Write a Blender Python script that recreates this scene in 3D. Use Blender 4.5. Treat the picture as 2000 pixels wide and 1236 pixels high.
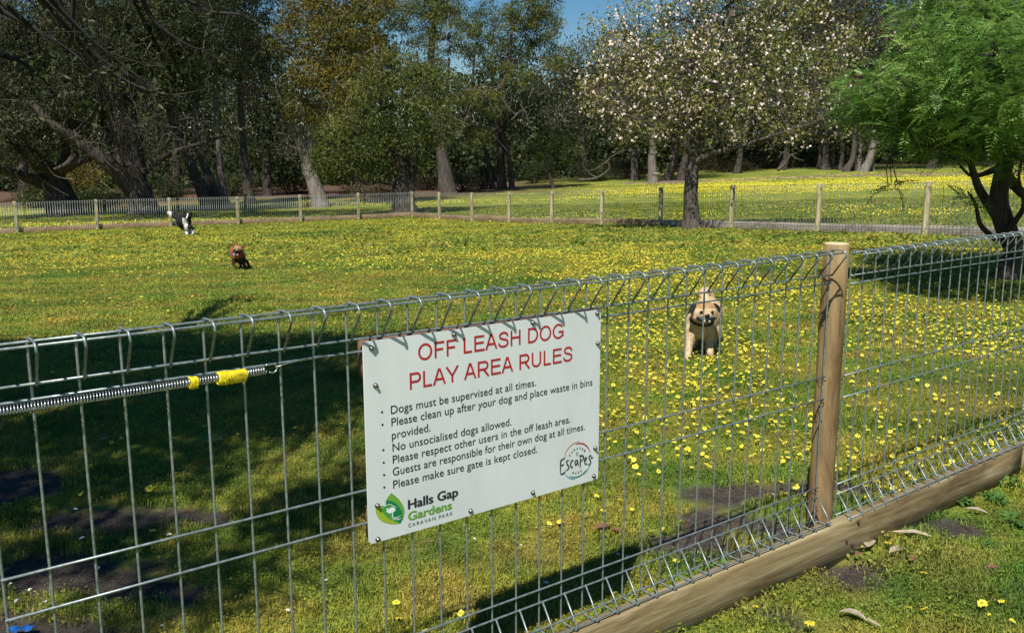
import bpy, bmesh, math, random
import numpy as np
from mathutils import Vector, Matrix, Euler
PI = math.pi
random.seed(7)
RNG = np.random.default_rng(11)
for o in list(bpy.data.objects):
    bpy.data.objects.remove(o)
S = bpy.context.scene
C = S.collection
EYE = 1.38
# ------------------------------------------------------------ camera
cd = bpy.data.cameras.new('camera')
cam = bpy.data.objects.new('camera', cd)
C.objects.link(cam)
S.camera = cam
cd.sensor_width = 36.0
cd.lens = 1753.85 / 2000 * 36
cd.clip_start = 0.05
cd.clip_end = 2000
PITCH = 0.1804
cam.location = (0, 0, EYE)
cam.rotation_euler = (PI / 2 - PITCH, 0.0011, 0)
# ------------------------------------------------------------ sky and sun
RAY = Vector((0.239, 0.72, -1.0)).normalized()
W = bpy.data.worlds.new('World')
S.world = W
W.use_nodes = True
nt = W.node_tree
sky = nt.nodes.new('ShaderNodeTexSky')
sky.sky_type = 'NISHITA'
sky.sun_disc = False
sky.sun_elevation = math.asin(-RAY.z)
sky.sun_rotation = math.atan2(-RAY.x, -RAY.y)
sky.air_density = 1.0
sky.dust_density = 0.3
sky.ozone_density = 2.0
bg = nt.nodes['Background']
bg.inputs['Strength'].default_value = 0.05
hsv = nt.nodes.new('ShaderNodeHueSaturation')
hsv.inputs['Saturation'].default_value = 1.45
hsv.inputs['Value'].default_value = 1.25
nt.links.new(sky.outputs[0], hsv.inputs['Color'])
nt.links.new(hsv.outputs[0], bg.inputs['Color'])
sl = bpy.data.lights.new('sun', 'SUN')
sl.energy = 5.0
sl.angle = math.radians(0.53)
sl.color = (1.0, 0.955, 0.87)
sun = bpy.data.objects.new('sun', sl)
C.objects.link(sun)
sun.rotation_euler = RAY.to_track_quat('-Z', 'Y').to_euler()
sun.location = (-6, -18, 25)
S.view_settings.view_transform = 'Standard'
S.view_settings.look = 'None'
S.view_settings.exposure = 0.40
S.view_settings.gamma = 1.0
S.view_settings.use_curve_mapping = False
S.render.engine = 'CYCLES'
S.cycles.max_bounces = 6
S.cycles.diffuse_bounces = 3
S.cycles.transmission_bounces = 3
S.cycles.transparent_max_bounces = 8
# ------------------------------------------------------------ shape of the land
def sstep(a, b, x):
    t = np.clip((np.asarray(x, float) - a) / (b - a), 0, 1)
    return t * t * (3 - 2 * t)
def softramp(x, w=2.0):
    return w * np.logaddexp(0, np.asarray(x, float) / w)
def _h2(ix, iy, seed):
    n = (ix.astype(np.int64) * 374761393 + iy.astype(np.int64) * 668265263 + seed * 144665) & 0xffffffff
    n = ((n ^ (n >> 13)) * 1274126177) & 0xffffffff
    return ((n ^ (n >> 16)) & 0xffff) / 65535.0
def vnoise(x, y, seed=0):
    x = np.asarray(x, float); y = np.asarray(y, float)
    ix = np.floor(x); iy = np.floor(y); fx = x - ix; fy = y - iy
    fx = fx * fx * (3 - 2 * fx); fy = fy * fy * (3 - 2 * fy)
    a = _h2(ix, iy, seed); b = _h2(ix + 1, iy, seed); c = _h2(ix, iy + 1, seed); d = _h2(ix + 1, iy + 1, seed)
    return (a * (1 - fx) + b * fx) * (1 - fy) + (c * (1 - fx) + d * fx) * fy
def fbm(x, y, seed=0):
    return 0.55 * vnoise(x, y, seed) + 0.28 * vnoise(x * 2.1, y * 2.1, seed + 1) + 0.17 * vnoise(x * 4.3, y * 4.3, seed + 2)
def H(x, y):
    x = np.asarray(x, float); y = np.asarray(y, float)
    xx = np.clip(x, -45, 60)
    z = 0.02 * xx * sstep(4, 12, y) - 0.045 * (softramp(y - 9.5) - softramp(y - 36.0)) + 0.02 * np.clip((y - 42), 0, 60) * np.clip(xx / 22, 0, 1) * sstep(42, 60, y)
    z = z + 0.045 * (softramp(-9.5) * 0)
    z = z + 0.012 * (fbm(x * 1.3, y * 1.3, 5) - 0.5) + 0.10 * (vnoise(x * 0.16, y * 0.16, 9) - 0.5) * sstep(9, 18, y)
    return z
def Hs(x, y):
    return float(H(np.array([x]), np.array([y]))[0])
_cp, _sp = math.cos(PITCH), math.sin(PITCH)
def at(px, py, Y):
    """point of the photograph (2000 px wide) at distance Y"""
    dx = px - 1000; dy = -(py - 618)
    f = 1753.85
    d = Vector((dx, f * _cp + dy * _sp, -f * _sp + dy * _cp))
    t = Y / d.y
    return Vector((d.x * t, Y, EYE + d.z * t))
# ------------------------------------------------------------ object helpers
def tag(o, label=None, cat=None, group=None, kind=None):
    if label: o['label'] = label
    if cat: o['category'] = cat
    if group: o['group'] = group
    if kind: o['kind'] = kind
    return o
def empty(name, loc=(0, 0, 0), rz=0.0, label=None, cat=None, group=None):
    o = bpy.data.objects.new(name, None)
    o.empty_display_size = 0.1
    C.objects.link(o)
    o.location = loc
    o.rotation_euler = (0, 0, rz)
    return tag(o, label, cat, group)
def link(name, me, parent=None, loc=None, rot=None, scale=None):
    o = bpy.data.objects.new(name, me)
    C.objects.link(o)
    if parent: o.parent = parent
    if loc is not None: o.location = loc
    if rot is not None: o.rotation_euler = rot
    if scale is not None: o.scale = scale
    return o
class MB:
    """collects vertices and faces, builds one mesh"""
    def __init__(s):
        s.V = []; s.F = []; s.M = []; s.A = []; s.n = 0
    def add(s, V, F, mat=0, attr=0.5):
        V = np.asarray(V, float).reshape(-1, 3)
        F = np.asarray(F, np.int64)
        if F.ndim == 1: F = F[None]
        s.V.append(V); s.F.append(F + s.n); s.n += len(V)
        s.M.append(np.full(len(F), mat, np.int32) if np.isscalar(mat) else np.asarray(mat, np.int32))
        s.A.append(np.full(len(F), attr, np.float32) if np.isscalar(attr) else np.asarray(attr, np.float32))
        return s
    def box(s, x0, x1, y0, y1, z0, z1, mat=0):
        V = [(x, y, z) for z in (z0, z1) for y in (y0, y1) for x in (x0, x1)]
        return s.add(V, [(0, 2, 3, 1), (4, 5, 7, 6), (0, 1, 5, 4), (1, 3, 7, 5), (3, 2, 6, 7), (2, 0, 4, 6)], mat)
    def tube(s, pts, rad, n=6, mat=0, cap=True, closed=False, attr=0.5):
        P = np.asarray(pts, float); k = len(P)
        R = np.full(k, rad) if np.isscalar(rad) else np.asarray(rad, float)
        T = np.gradient(P, axis=0)
        T /= np.linalg.norm(T, axis=1, keepdims=True) + 1e-12
        ref = np.array([0, 0, 1.0]) if abs(T[0][2]) < 0.9 else np.array([1.0, 0, 0])
        U = np.cross(T[0], ref); U /= np.linalg.norm(U)
        Us = [U]
        for i in range(1, k):
            U = U - T[i] * (U @ T[i]); U /= np.linalg.norm(U) + 1e-12
            Us.append(U)
        U = np.array(Us); Wv = np.cross(T, U)
        a = np.arange(n) * 2 * PI / n
        V = P[:, None] + R[:, None, None] * (np.cos(a)[None, :, None] * U[:, None] + np.sin(a)[None, :, None] * Wv[:, None])
        V = V.reshape(-1, 3)
        i = np.arange(k - 1)[:, None] * n; j = np.arange(n)[None]; j2 = (j + 1) % n
        F = np.stack([i + j, i + j2, i + n + j2, i + n + j], -1).reshape(-1, 4)
        b = s.n
        s.add(V, F, mat, attr)
        if cap:
            s.add(np.zeros((0, 3)), np.arange(n)[::-1] + b - s.n, mat, attr)
            s.add(np.zeros((0, 3)), np.arange(n) + b + (k - 1) * n - s.n, mat, attr)
        return s
    def ball(s, c, r, n=8, m=6, mat=0, rot=None):
        c = np.asarray(c, float); r = np.full(3, r) if np.isscalar(r) else np.asarray(r, float)
        th = np.linspace(0, PI, m + 1)[1:-1]; ph = np.arange(n) * 2 * PI / n
        V = [(0, 0, 1)] + [(math.sin(t) * math.cos(p), math.sin(t) * math.sin(p), math.cos(t)) for t in th for p in ph] + [(0, 0, -1)]
        V = np.array(V) * r
        if rot is not None: V = V @ np.array(Euler(rot).to_matrix()).T
        V = V + c
        L = len(V) - 1
        T1 = [(0, 1 + j, 1 + (j + 1) % n) for j in range(n)]
        T2 = [(L, L - n + (j + 1) % n, L - n + j) for j in range(n)]
        Q = [(1 + i * n + j, 1 + (i + 1) * n + j, 1 + (i + 1) * n + (j + 1) % n, 1 + i * n + (j + 1) % n) for i in range(m - 2) for j in range(n)]
        b = s.n
        s.add(V, T1, mat)
        s.add(np.zeros((0, 3)), np.array(T2) + b - s.n, mat)
        s.add(np.zeros((0, 3)), np.array(Q) + b - s.n, mat)
        return s
    def mesh(s, name, mats, smooth=False, attr=False):
        V = np.concatenate(s.V)
        me = bpy.data.meshes.new(name)
        me.vertices.add(len(V)); me.vertices.foreach_set('co', V.astype(np.float32).ravel())
        sizes = np.concatenate([np.full(len(f), f.shape[1], np.int32) for f in s.F])
        loops = np.concatenate([f.ravel() for f in s.F]).astype(np.int32)
        me.loops.add(len(loops)); me.loops.foreach_set('vertex_index', loops)
        starts = np.concatenate([[0], np.cumsum(sizes)[:-1]]).astype(np.int32)
        me.polygons.add(len(sizes)); me.polygons.foreach_set('loop_start', starts)
        me.polygons.foreach_set('loop_total', sizes)
        for m in (mats if isinstance(mats, (list, tuple)) else [mats]): me.materials.append(m)
        me.polygons.foreach_set('material_index', np.concatenate(s.M))
        if smooth: me.polygons.foreach_set('use_smooth', np.ones(len(sizes), bool))
        me.update(calc_edges=True)
        me.validate()
        if attr:
            a = me.attributes.new('rnd', 'FLOAT', 'FACE')
            A = np.concatenate(s.A)
            if len(A) == len(me.polygons): a.data.foreach_set('value', A)
        return me
    def build(s, name, mats, parent=None, smooth=False, attr=False, **k):
        return link(name, s.mesh(name, mats, smooth, attr), parent, **k)
def bez(P, n=8):
    P = np.asarray(P, float); k = len(P)
    if k < 3: t = np.linspace(0, 1, n)[:, None]; return P[0] * (1 - t) + P[-1] * t
    t = np.linspace(0, k - 1, n * (k - 1)); out = np.empty((len(t), P.shape[1]))
    Q = np.vstack([2 * P[0] - P[1], P, 2 * P[-1] - P[-2]])
    for i, tt in enumerate(t):
        j = min(int(tt), k - 2); u = tt - j; a, b, c, d = Q[j], Q[j + 1], Q[j + 2], Q[j + 3]
        out[i] = 0.5 * ((2 * b) + (-a + c) * u + (2 * a - 5 * b + 4 * c - d) * u * u + (-a + 3 * b - 3 * c + d) * u ** 3)
    return out
# ------------------------------------------------------------ materials
class N:
    def __init__(s, name):
        s.m = bpy.data.materials.new(name); s.m.use_nodes = True
        s.t = s.m.node_tree; s.b = s.t.nodes['Principled BSDF']
    def n(s, typ, **k):
        x = s.t.nodes.new('ShaderNode' + typ)
        for a, v in k.items():
            if a.startswith('i_'):
                x.inputs[a[2:].replace('_', ' ')].default_value = v
            else: setattr(x, a, v)
        return x
    def l(s, a, b):
        s.t.links.new(a, b)
    def noise(s, vec, scale, detail=3, rough=0.6, dist=0.0):
        x = s.n('TexNoise'); x.inputs['Scale'].default_value = scale; x.inputs['Detail'].default_value = detail
        x.inputs['Roughness'].default_value = rough; x.inputs['Distortion'].default_value = dist
        if vec is not None: s.l(vec, x.inputs['Vector'])
        return x.outputs['Fac']
    def ramp(s, fac, stops):
        x = s.n('ValToRGB'); e = x.color_ramp.elements
        while len(e) > 1: e.remove(e[0])
        e[0].position = stops[0][0]; e[0].color = tuple(stops[0][1]) + (1,)
        for p, c in stops[1:]:
            q = e.new(p); q.color = tuple(c) + (1,)
        s.l(fac, x.inputs[0]); return x.outputs[0]
    def mix(s, fac, a, b, mode='MIX'):
        x = s.n('MixRGB', blend_type=mode)
        for v, i in ((fac, 0), (a, 1), (b, 2)):
            if isinstance(v, (int, float)): x.inputs[i].default_value = v if i == 0 else (v, v, v, 1)
            elif isinstance(v, tuple): x.inputs[i].default_value = v + (1,)
            else: s.l(v, x.inputs[i])
        return x.outputs[0]
    def math(s, op, a, b=0.0, clamp=False):
        x = s.n('Math', operation=op); x.use_clamp = clamp
        for v, i in ((a, 0), (b, 1)):
            if isinstance(v, (int, float)): x.inputs[i].default_value = v
            else: s.l(v, x.inputs[i])
        return x.outputs[0]
    def bump(s, h, strength=0.3, dist=0.01):
        x = s.n('Bump'); x.inputs['Strength'].default_value = strength; x.inputs['Distance'].default_value = dist
        s.l(h, x.inputs['Height']); s.l(x.outputs[0], s.b.inputs['Normal'])
    def mapped(s, vec, scale=(1, 1, 1)):
        x = s.n('Mapping'); x.inputs['Scale'].default_value = scale; s.l(vec, x.inputs[0]); return x.outputs[0]
    def pos(s): return s.n('NewGeometry').outputs['Position']
    def obj(s): return s.n('TexCoord').outputs['Object']
    def set(s, col=None, rough=0.6, metal=0.0, spec=0.5):
        if col is not None:
            if isinstance(col, tuple): s.b.inputs['Base Color'].default_value = col + (1,)
            else: s.l(col, s.b.inputs['Base Color'])
        if isinstance(rough, (int, float)): s.b.inputs['Roughness'].default_value = rough
        else: s.l(rough, s.b.inputs['Roughness'])
        s.b.inputs['Metallic'].default_value = metal
        s.b.inputs['Specular IOR Level'].default_value = spec
        return s
def plain(name, col, rough=0.6, metal=0.0, var=0.15, scale=30.0, spec=0.5, bump=0.0):
    m = N(name); nz = m.noise(m.obj(), scale)
    c2 = tuple(max(0, c * (1 - var * 2)) for c in col); c3 = tuple(min(1, c * (1 + var)) for c in col)
    m.set(m.ramp(nz, [(0.3, c2), (0.7, c3)]), rough, metal, spec)
    if bump: m.bump(nz, bump, 0.005)
    return m.m
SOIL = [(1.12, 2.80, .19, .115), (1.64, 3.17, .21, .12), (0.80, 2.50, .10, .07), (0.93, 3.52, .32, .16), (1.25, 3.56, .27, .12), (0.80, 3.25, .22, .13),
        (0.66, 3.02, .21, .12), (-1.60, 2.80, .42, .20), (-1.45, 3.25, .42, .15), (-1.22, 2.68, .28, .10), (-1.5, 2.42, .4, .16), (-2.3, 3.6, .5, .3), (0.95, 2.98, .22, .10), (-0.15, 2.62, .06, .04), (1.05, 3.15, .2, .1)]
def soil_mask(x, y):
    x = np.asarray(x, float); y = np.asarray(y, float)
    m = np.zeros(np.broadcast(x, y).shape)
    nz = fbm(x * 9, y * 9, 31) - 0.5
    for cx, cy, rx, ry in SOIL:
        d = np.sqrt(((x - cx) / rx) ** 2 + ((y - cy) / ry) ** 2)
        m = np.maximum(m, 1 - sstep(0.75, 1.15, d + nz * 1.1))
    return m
def lawn_colour(m, P):
    big = m.noise(m.mapped(P, (1, 1, 1)), 0.55, 4, 0.6, 0.4)
    mid = m.noise(P, 2.6, 3, 0.6)
    c = m.ramp(big, [(0.38, (0.065, 0.135, 0.026)), (0.46, (0.150, 0.178, 0.032)), (0.54, (0.205, 0.195, 0.042)), (0.62, (0.115, 0.180, 0.034)), (0.7, (0.225, 0.180, 0.055))])
    c2 = m.ramp(mid, [(0.38, (0.080, 0.150, 0.030)), (0.5, (0.185, 0.200, 0.042)), (0.6, (0.245, 0.185, 0.062))])
    hm = m.noise(m.mapped(P, (0.6, 1.6, 1)), 0.9, 5, 0.7)
    c = m.mix(0.5, c, c2)
    return m.mix(0.85, c, m.ramp(hm, [(0.36, (0.80, 0.95, 0.8)), (0.5, (1.50, 1.58, 1.2)), (0.62, (1.90, 1.82, 1.4))]), 'MULTIPLY')
def mat_ground():
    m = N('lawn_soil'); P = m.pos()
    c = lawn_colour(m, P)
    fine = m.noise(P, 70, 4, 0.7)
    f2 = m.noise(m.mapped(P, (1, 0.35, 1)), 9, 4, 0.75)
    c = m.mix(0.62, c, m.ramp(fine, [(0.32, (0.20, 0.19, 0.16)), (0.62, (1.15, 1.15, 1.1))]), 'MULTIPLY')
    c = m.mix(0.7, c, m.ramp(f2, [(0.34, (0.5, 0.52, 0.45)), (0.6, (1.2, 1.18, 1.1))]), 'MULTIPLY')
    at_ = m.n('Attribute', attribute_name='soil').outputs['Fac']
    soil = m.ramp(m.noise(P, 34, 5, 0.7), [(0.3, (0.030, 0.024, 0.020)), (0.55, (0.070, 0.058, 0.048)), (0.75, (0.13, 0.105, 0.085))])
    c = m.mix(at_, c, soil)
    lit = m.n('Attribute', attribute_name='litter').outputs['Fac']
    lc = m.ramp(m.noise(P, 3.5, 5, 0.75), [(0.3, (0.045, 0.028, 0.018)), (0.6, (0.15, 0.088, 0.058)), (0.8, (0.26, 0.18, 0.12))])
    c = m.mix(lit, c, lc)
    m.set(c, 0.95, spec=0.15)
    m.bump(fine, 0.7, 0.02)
    return m.m
def mat_grass():
    m = N('grass_blades'); P = m.pos()
    c = lawn_colour(m, P)
    r = m.n('Attribute', attribute_name='rnd').outputs['Fac']
    c = m.mix(1.0, c, m.ramp(r, [(0.0, (0.40, 0.50, 0.4)), (0.45, (0.95, 1.0, 0.85)), (0.8, (1.6, 1.4, 1.15)), (1.0, (2.2, 1.8, 1.7))]), 'MULTIPLY')
    m.set(c, 0.55, spec=0.3)
    tr = m.n('BsdfTranslucent'); m.l(c, tr.inputs[0])
    mx = m.n('MixShader'); mx.inputs[0].default_value = 0.3
    m.l(m.b.outputs[0], mx.inputs[1]); m.l(tr.outputs[0], mx.inputs[2])
    m.l(mx.outputs[0], m.t.nodes['Material Output'].inputs[0])
    return m.m
def mat_leaf(name, cols, rough=0.5, trans=0.3, spec=0.22, nscale=0.35):
    """cols: list of three colours picked by the leaf's own random number, drifting slowly through the crown"""
    m = N(name)
    r = m.n('Attribute', attribute_name='rnd').outputs['Fac']
    z = m.noise(m.obj(), nscale, 2)
    k = m.math('ADD', m.math('MULTIPLY', r, 0.55), m.math('SUBTRACT', m.math('MULTIPLY', z, 1.5), 0.52), True)
    c = m.ramp(k, [(0.05, cols[0]), (0.5, cols[1]), (0.95, cols[2])])
    m.set(c, rough, spec=spec)
    tr = m.n('BsdfTranslucent'); m.l(c, tr.inputs[0])
    mx = m.n('MixShader'); mx.inputs[0].default_value = trans
    m.l(m.b.outputs[0], mx.inputs[1]); m.l(tr.outputs[0], mx.inputs[2])
    m.l(mx.outputs[0], m.t.nodes['Material Output'].inputs[0])
    return m.m
def mat_bark(name, a, b, c, scale=3.0, bump=0.8):
    m = N(name); P = m.obj()
    st = m.noise(m.mapped(P, (1, 1, 0.18)), scale * 3, 5, 0.7, 0.6)
    pt = m.noise(P, scale * 0.5, 3)
    col = m.mix(m.math('MULTIPLY', pt, 0.9), m.ramp(st, [(0.3, a), (0.7, b)]), m.ramp(st, [(0.35, a), (0.65, c)]))
    m.set(col, 0.9, spec=0.2); m.bump(st, bump, 0.05)
    return m.m
def mat_wood(name, a, b, c, axis=0, rough=0.75, knots=True):
    m = N(name); P = m.obj()
    sc = [14, 14, 14]; sc[axis] = 0.9
    g = m.noise(m.mapped(P, tuple(sc)), 2.0, 5, 0.65, 0.8)
    sc2 = [60, 60, 60]; sc2[axis] = 2.5
    g2 = m.noise(m.mapped(P, tuple(sc2)), 2.0, 3, 0.6)
    st = m.noise(P, 4.0, 4, 0.6, 0.5)
    col = m.ramp(g, [(0.3, a), (0.5, b), (0.72, c)])
    col = m.mix(0.35, col, m.ramp(g2, [(0.35, (0.55, 0.5, 0.45)), (0.6, (1.1, 1.1, 1.1))]), 'MULTIPLY')
    st = m.noise(m.mapped(P, tuple(0.45 if i_ == axis else 1.5 for i_ in range(3))), 4.0, 5, 0.7, 0.6)
    col = m.mix(0.75, col, m.ramp(st, [(0.36, (0.45, 0.38, 0.32)), (0.47, (0.95, 0.95, 0.95)), (0.6, (1.2, 1.25, 1.25))]), 'MULTIPLY')
    m.set(col, rough, spec=0.25); m.bump(g2, 0.35, 0.004)
    return m.m
def mat_galv():
    m = N('galvanised_wire'); P = m.pos()
    nz = m.noise(P, 90, 3)
    m.set(m.ramp(nz, [(0.3, (0.15, 0.185, 0.19)), (0.7, (0.33, 0.385, 0.385))]), 0.42, 0.55, 0.5)
    return m.m
def mat_sign():
    m = N('white_fluted_plastic'); P = m.obj()
    sx = m.n('SeparateXYZ'); m.l(P, sx.inputs[0])
    w = m.math('SINE', m.math('MULTIPLY', sx.outputs[0], 2 * PI / 0.0048))
    nz = m.noise(m.mapped(P, (1, 1, 0.3)), 9, 4)
    c = m.ramp(nz, [(0.3, (0.58, 0.625, 0.62)), (0.7, (0.68, 0.715, 0.71))])
    k = m.math('MULTIPLY', m.math('ADD', w, 1.0), 0.5)
    c = m.mix(m.math('MULTIPLY', k, 0.10), c, (0.45, 0.5, 0.5))
    m.set(c, 0.45, spec=0.4)
    m.bump(w, 0.06, 0.0006)
    return m.m
M = {}
M['ground'] = mat_ground()
M['grass'] = mat_grass()
M['galv'] = mat_galv()
M['sign'] = mat_sign()
M['far_wire'] = plain('far_wire', (0.24, 0.27, 0.24), 0.5, 0.4)
M['red'] = plain('red_print', (0.42, 0.008, 0.014), 0.5, var=0.04)
M['black'] = plain('black_print', (0.012, 0.013, 0.017), 0.5, var=0.05)
M['charcoal'] = plain('charcoal_print', (0.02, 0.023, 0.03), 0.5, var=0.05)
M['lgreen'] = plain('green_print', (0.14, 0.34, 0.045), 0.5, var=0.04)
M['dgreen'] = plain('deep_green_print', (0.0, 0.19, 0.065), 0.5, var=0.04)
M['mgreen'] = plain('mid_green_print', (0.05, 0.30, 0.05), 0.5, var=0.04)
M['ygreen'] = plain('lime_print', (0.30, 0.42, 0.03), 0.5, var=0.04)
M['white'] = plain('white_print', (0.75, 0.78, 0.78), 0.5, var=0.03)
M['tgrey'] = plain('grey_green_print', (0.10, 0.16, 0.12), 0.5, var=0.03)
M['orange'] = plain('orange_print', (0.55, 0.20, 0.06), 0.5, var=0.03)
M['gold'] = plain('gold_print', (0.50, 0.38, 0.12), 0.5, var=0.03)
M['teal'] = plain('teal_print', (0.03, 0.30, 0.24), 0.5, var=0.03)
M['sky_print'] = plain('sky_print', (0.10, 0.35, 0.48), 0.5, var=0.03)
M['bolt'] = plain('weathered_steel', (0.22, 0.21, 0.19), 0.4, 0.8, 0.3, 200)
M['rust'] = plain('rusty_steel', (0.16, 0.09, 0.055), 0.6, 0.5, 0.3, 120)
M['chrome'] = plain('bright_spring_steel', (0.62, 0.63, 0.66), 0.25, 0.9, 0.1, 60)
M['tape'] = plain('yellow_tape', (0.70, 0.56, 0.01), 0.38, 0, 0.12, 60, bump=0.5)
M['post'] = mat_wood('treated_pine_post', (0.205, 0.138, 0.066), (0.27, 0.186, 0.090), (0.33, 0.235, 0.122), axis=2)
M['post_end'] = plain('sawn_post_end', (0.74, 0.56, 0.32), 0.8, 0, 0.1, 25)
M['board'] = mat_wood('treated_pine_sleeper', (0.125, 0.086, 0.040), (0.235, 0.175, 0.086), (0.38, 0.315, 0.195), axis=0)
M['batten'] = mat_wood('weathered_batten', (0.10, 0.055, 0.035), (0.16, 0.09, 0.06), (0.2, 0.12, 0.08), axis=0)
M['far_post'] = mat_wood('pale_fence_post', (0.30, 0.26, 0.14), (0.40, 0.35, 0.20), (0.47, 0.42, 0.27), axis=2)
M['far_board'] = mat_wood('orange_sleeper', (0.22, 0.14, 0.075), (0.33, 0.22, 0.12), (0.40, 0.30, 0.18), axis=0)
M['grey_board'] = mat_wood('grey_sleeper', (0.20, 0.175, 0.145), (0.30, 0.265, 0.225), (0.36, 0.33, 0.29), axis=0)
M['bark_dark'] = mat_bark('dark_rough_bark', (0.020, 0.015, 0.012), (0.07, 0.055, 0.045), (0.13, 0.11, 0.095))
M['bark_grey'] = mat_bark('grey_gum_bark', (0.030, 0.024, 0.020), (0.085, 0.070, 0.058), (0.17, 0.145, 0.125))
M['bark_pale'] = mat_bark('pale_smooth_bark', (0.09, 0.072, 0.06), (0.21, 0.18, 0.155), (0.30, 0.27, 0.24), bump=0.3)
M['bark_apple'] = mat_bark('blossom_tree_bark', (0.03, 0.024, 0.02), (0.10, 0.08, 0.065), (0.24, 0.21, 0.18), scale=6)
M['twig'] = plain('bare_twigs', (0.16, 0.135, 0.115), 0.9, var=0.3, scale=4)
M['twig_dark'] = plain('dark_twigs', (0.030, 0.024, 0.019), 0.9, var=0.3, scale=6)
M['leaf_olive'] = mat_leaf('olive_gum_leaves', [(0.022, 0.042, 0.010), (0.092, 0.114, 0.024), (0.235, 0.220, 0.058)])
M['leaf_dark'] = mat_leaf('dark_gum_leaves', [(0.008, 0.018, 0.006), (0.034, 0.050, 0.014), (0.110, 0.122, 0.045)])
M['leaf_gold'] = mat_leaf('golden_gum_leaves', [(0.036, 0.050, 0.012), (0.120, 0.112, 0.018), (0.250, 0.170, 0.028)], nscale=0.5)
M['leaf_grey'] = mat_leaf('grey_green_leaves', [(0.022, 0.030, 0.014), (0.066, 0.076, 0.034), (0.180, 0.170, 0.100)])
M['leaf_brown'] = mat_leaf('brown_olive_leaves', [(0.030, 0.028, 0.016), (0.085, 0.072, 0.036), (0.145, 0.115, 0.062)])
M['leaf_shrub'] = mat_leaf('shrub_leaves', [(0.018, 0.034, 0.010), (0.050, 0.072, 0.016), (0.115, 0.115, 0.028)])
M['leaf_apple'] = mat_leaf('bronze_green_leaves', [(0.070, 0.100, 0.022), (0.190, 0.210, 0.050), (0.340, 0.260, 0.110)], nscale=0.8)
M['blossom'] = plain('pink_white_blossom', (0.70, 0.57, 0.50), 0.6, var=0.12, scale=2.0)
M['leaf_bright'] = mat_leaf('bright_feathery_leaves', [(0.060, 0.135, 0.026), (0.150, 0.280, 0.054), (0.340, 0.460, 0.130)], 0.38, 0.40, 0.4, 1.2)
M['petal'] = plain('daisy_petal', (0.86, 0.76, 0.07), 0.5, var=0.06, scale=40)
M['disc'] = plain('daisy_disc', (0.42, 0.30, 0.02), 0.7, var=0.2, scale=200)
M['stem'] = plain('daisy_stem', (0.08, 0.14, 0.03), 0.7)
M['weed'] = mat_leaf('weed_leaves', [(0.045, 0.11, 0.02), (0.085, 0.18, 0.035), (0.14, 0.24, 0.06)], nscale=6)
M['dead_leaf'] = plain('pale_dead_leaf', (0.42, 0.35, 0.25), 0.7, var=0.2, scale=20)
M['brown_leaf'] = plain('brown_dead_leaf', (0.22, 0.11, 0.06), 0.7, var=0.25, scale=20)
M['fallen_petal'] = plain('white_fallen_petal', (0.72, 0.70, 0.64), 0.6, var=0.08, scale=60)
M['blue'] = plain('blue_plastic', (0.02, 0.13, 0.45), 0.35, var=0.15)
M['gravel'] = plain('pale_gravel', (0.26, 0.225, 0.17), 0.95, var=0.4, scale=14, bump=0.6)
# ------------------------------------------------------------ ground
FTH = 0.6399
FO = Vector((-0.8931, 1.4656, 0))
FD = Vector((math.cos(FTH), math.sin(FTH), 0)); FN = Vector((math.sin(FTH), -math.cos(FTH), 0))
FTH2 = 0.65667
FO2 = Vector((1.1255, 2.9623, -0.0097)); FD2 = Vector((math.cos(FTH2), math.sin(FTH2), 0)); FN2 = Vector((math.sin(FTH2), -math.cos(FTH2), 0))
def litter_mask(x, y):
    nz = fbm(x * 0.12, y * 0.12, 77)
    a = sstep(50, 58, y + 14 * (nz - 0.5)) * (1 - sstep(-4, 8, x))
    b = sstep(76, 84, y + 10 * (nz - 0.5)) * sstep(-4, 8, x)
    c = sstep(0.62, 0.72, fbm(x * 0.25, y * 0.06, 15)) * sstep(60, 66, y) * 0.6
    return np.clip(a + b + c, 0, 1)
def build_ground():
    ys = np.concatenate([np.arange(-14, 0.8, 0.8), np.arange(0.8, 6, 0.05), np.arange(6, 16, 0.16), np.arange(16, 44, 0.5), np.arange(44, 140, 2.0), np.array([150, 180, 240, 340, 500, 800, 1300])])
    us = np.concatenate([-np.geomspace(900, 4, 26), np.arange(-3.6, 3.61, 0.06), np.geomspace(4, 900, 26)])
    X0, Y0 = np.meshgrid(us, ys)
    # near columns are fine; widen them with distance so cells stay about square on the picture
    k = np.where(np.abs(X0) < 3.7, 1 + np.clip(Y0 - 4, 0, 60) * 0.28, 1)
    edge = 3.6 * (1 + np.clip(Y0 - 4, 0, 60) * 0.28)
    X = np.where(np.abs(X0) < 3.7, X0 * k, np.sign(X0) * (edge + (np.abs(X0) - 3.6) * np.maximum(0.3, (900 - edge) / 900)))
    Z = H(X, Y0)
    far = sstep(150, 400, Y0)
    Z = Z * (1 - far) + (-0.6) * far
    Z = np.where(Y0 < 0, H(X, np.zeros_like(Y0)), Z)
    sm = soil_mask(X, Y0)
    Z = Z - 0.012 * sm
    ny, nx = X.shape
    V = np.stack([X, Y0, Z], -1).reshape(-1, 3)
    i = np.arange(ny - 1)[:, None] * nx; j = np.arange(nx - 1)[None]
    F = np.stack([i + j, i + j + 1, i + nx + j + 1, i + nx + j], -1).reshape(-1, 4)
    mb = MB(); mb.add(V, F)
    me = mb.mesh('ground', M['ground'], smooth=True)
    a = me.attributes.new('soil', 'FLOAT', 'POINT'); a.data.foreach_set('value', sm.ravel().astype(np.float32))
    a = me.attributes.new('litter', 'FLOAT', 'POINT'); a.data.foreach_set('value', litter_mask(X, Y0).ravel().astype(np.float32))
    o = link('ground', me); tag(o, kind='structure')
build_ground()
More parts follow.
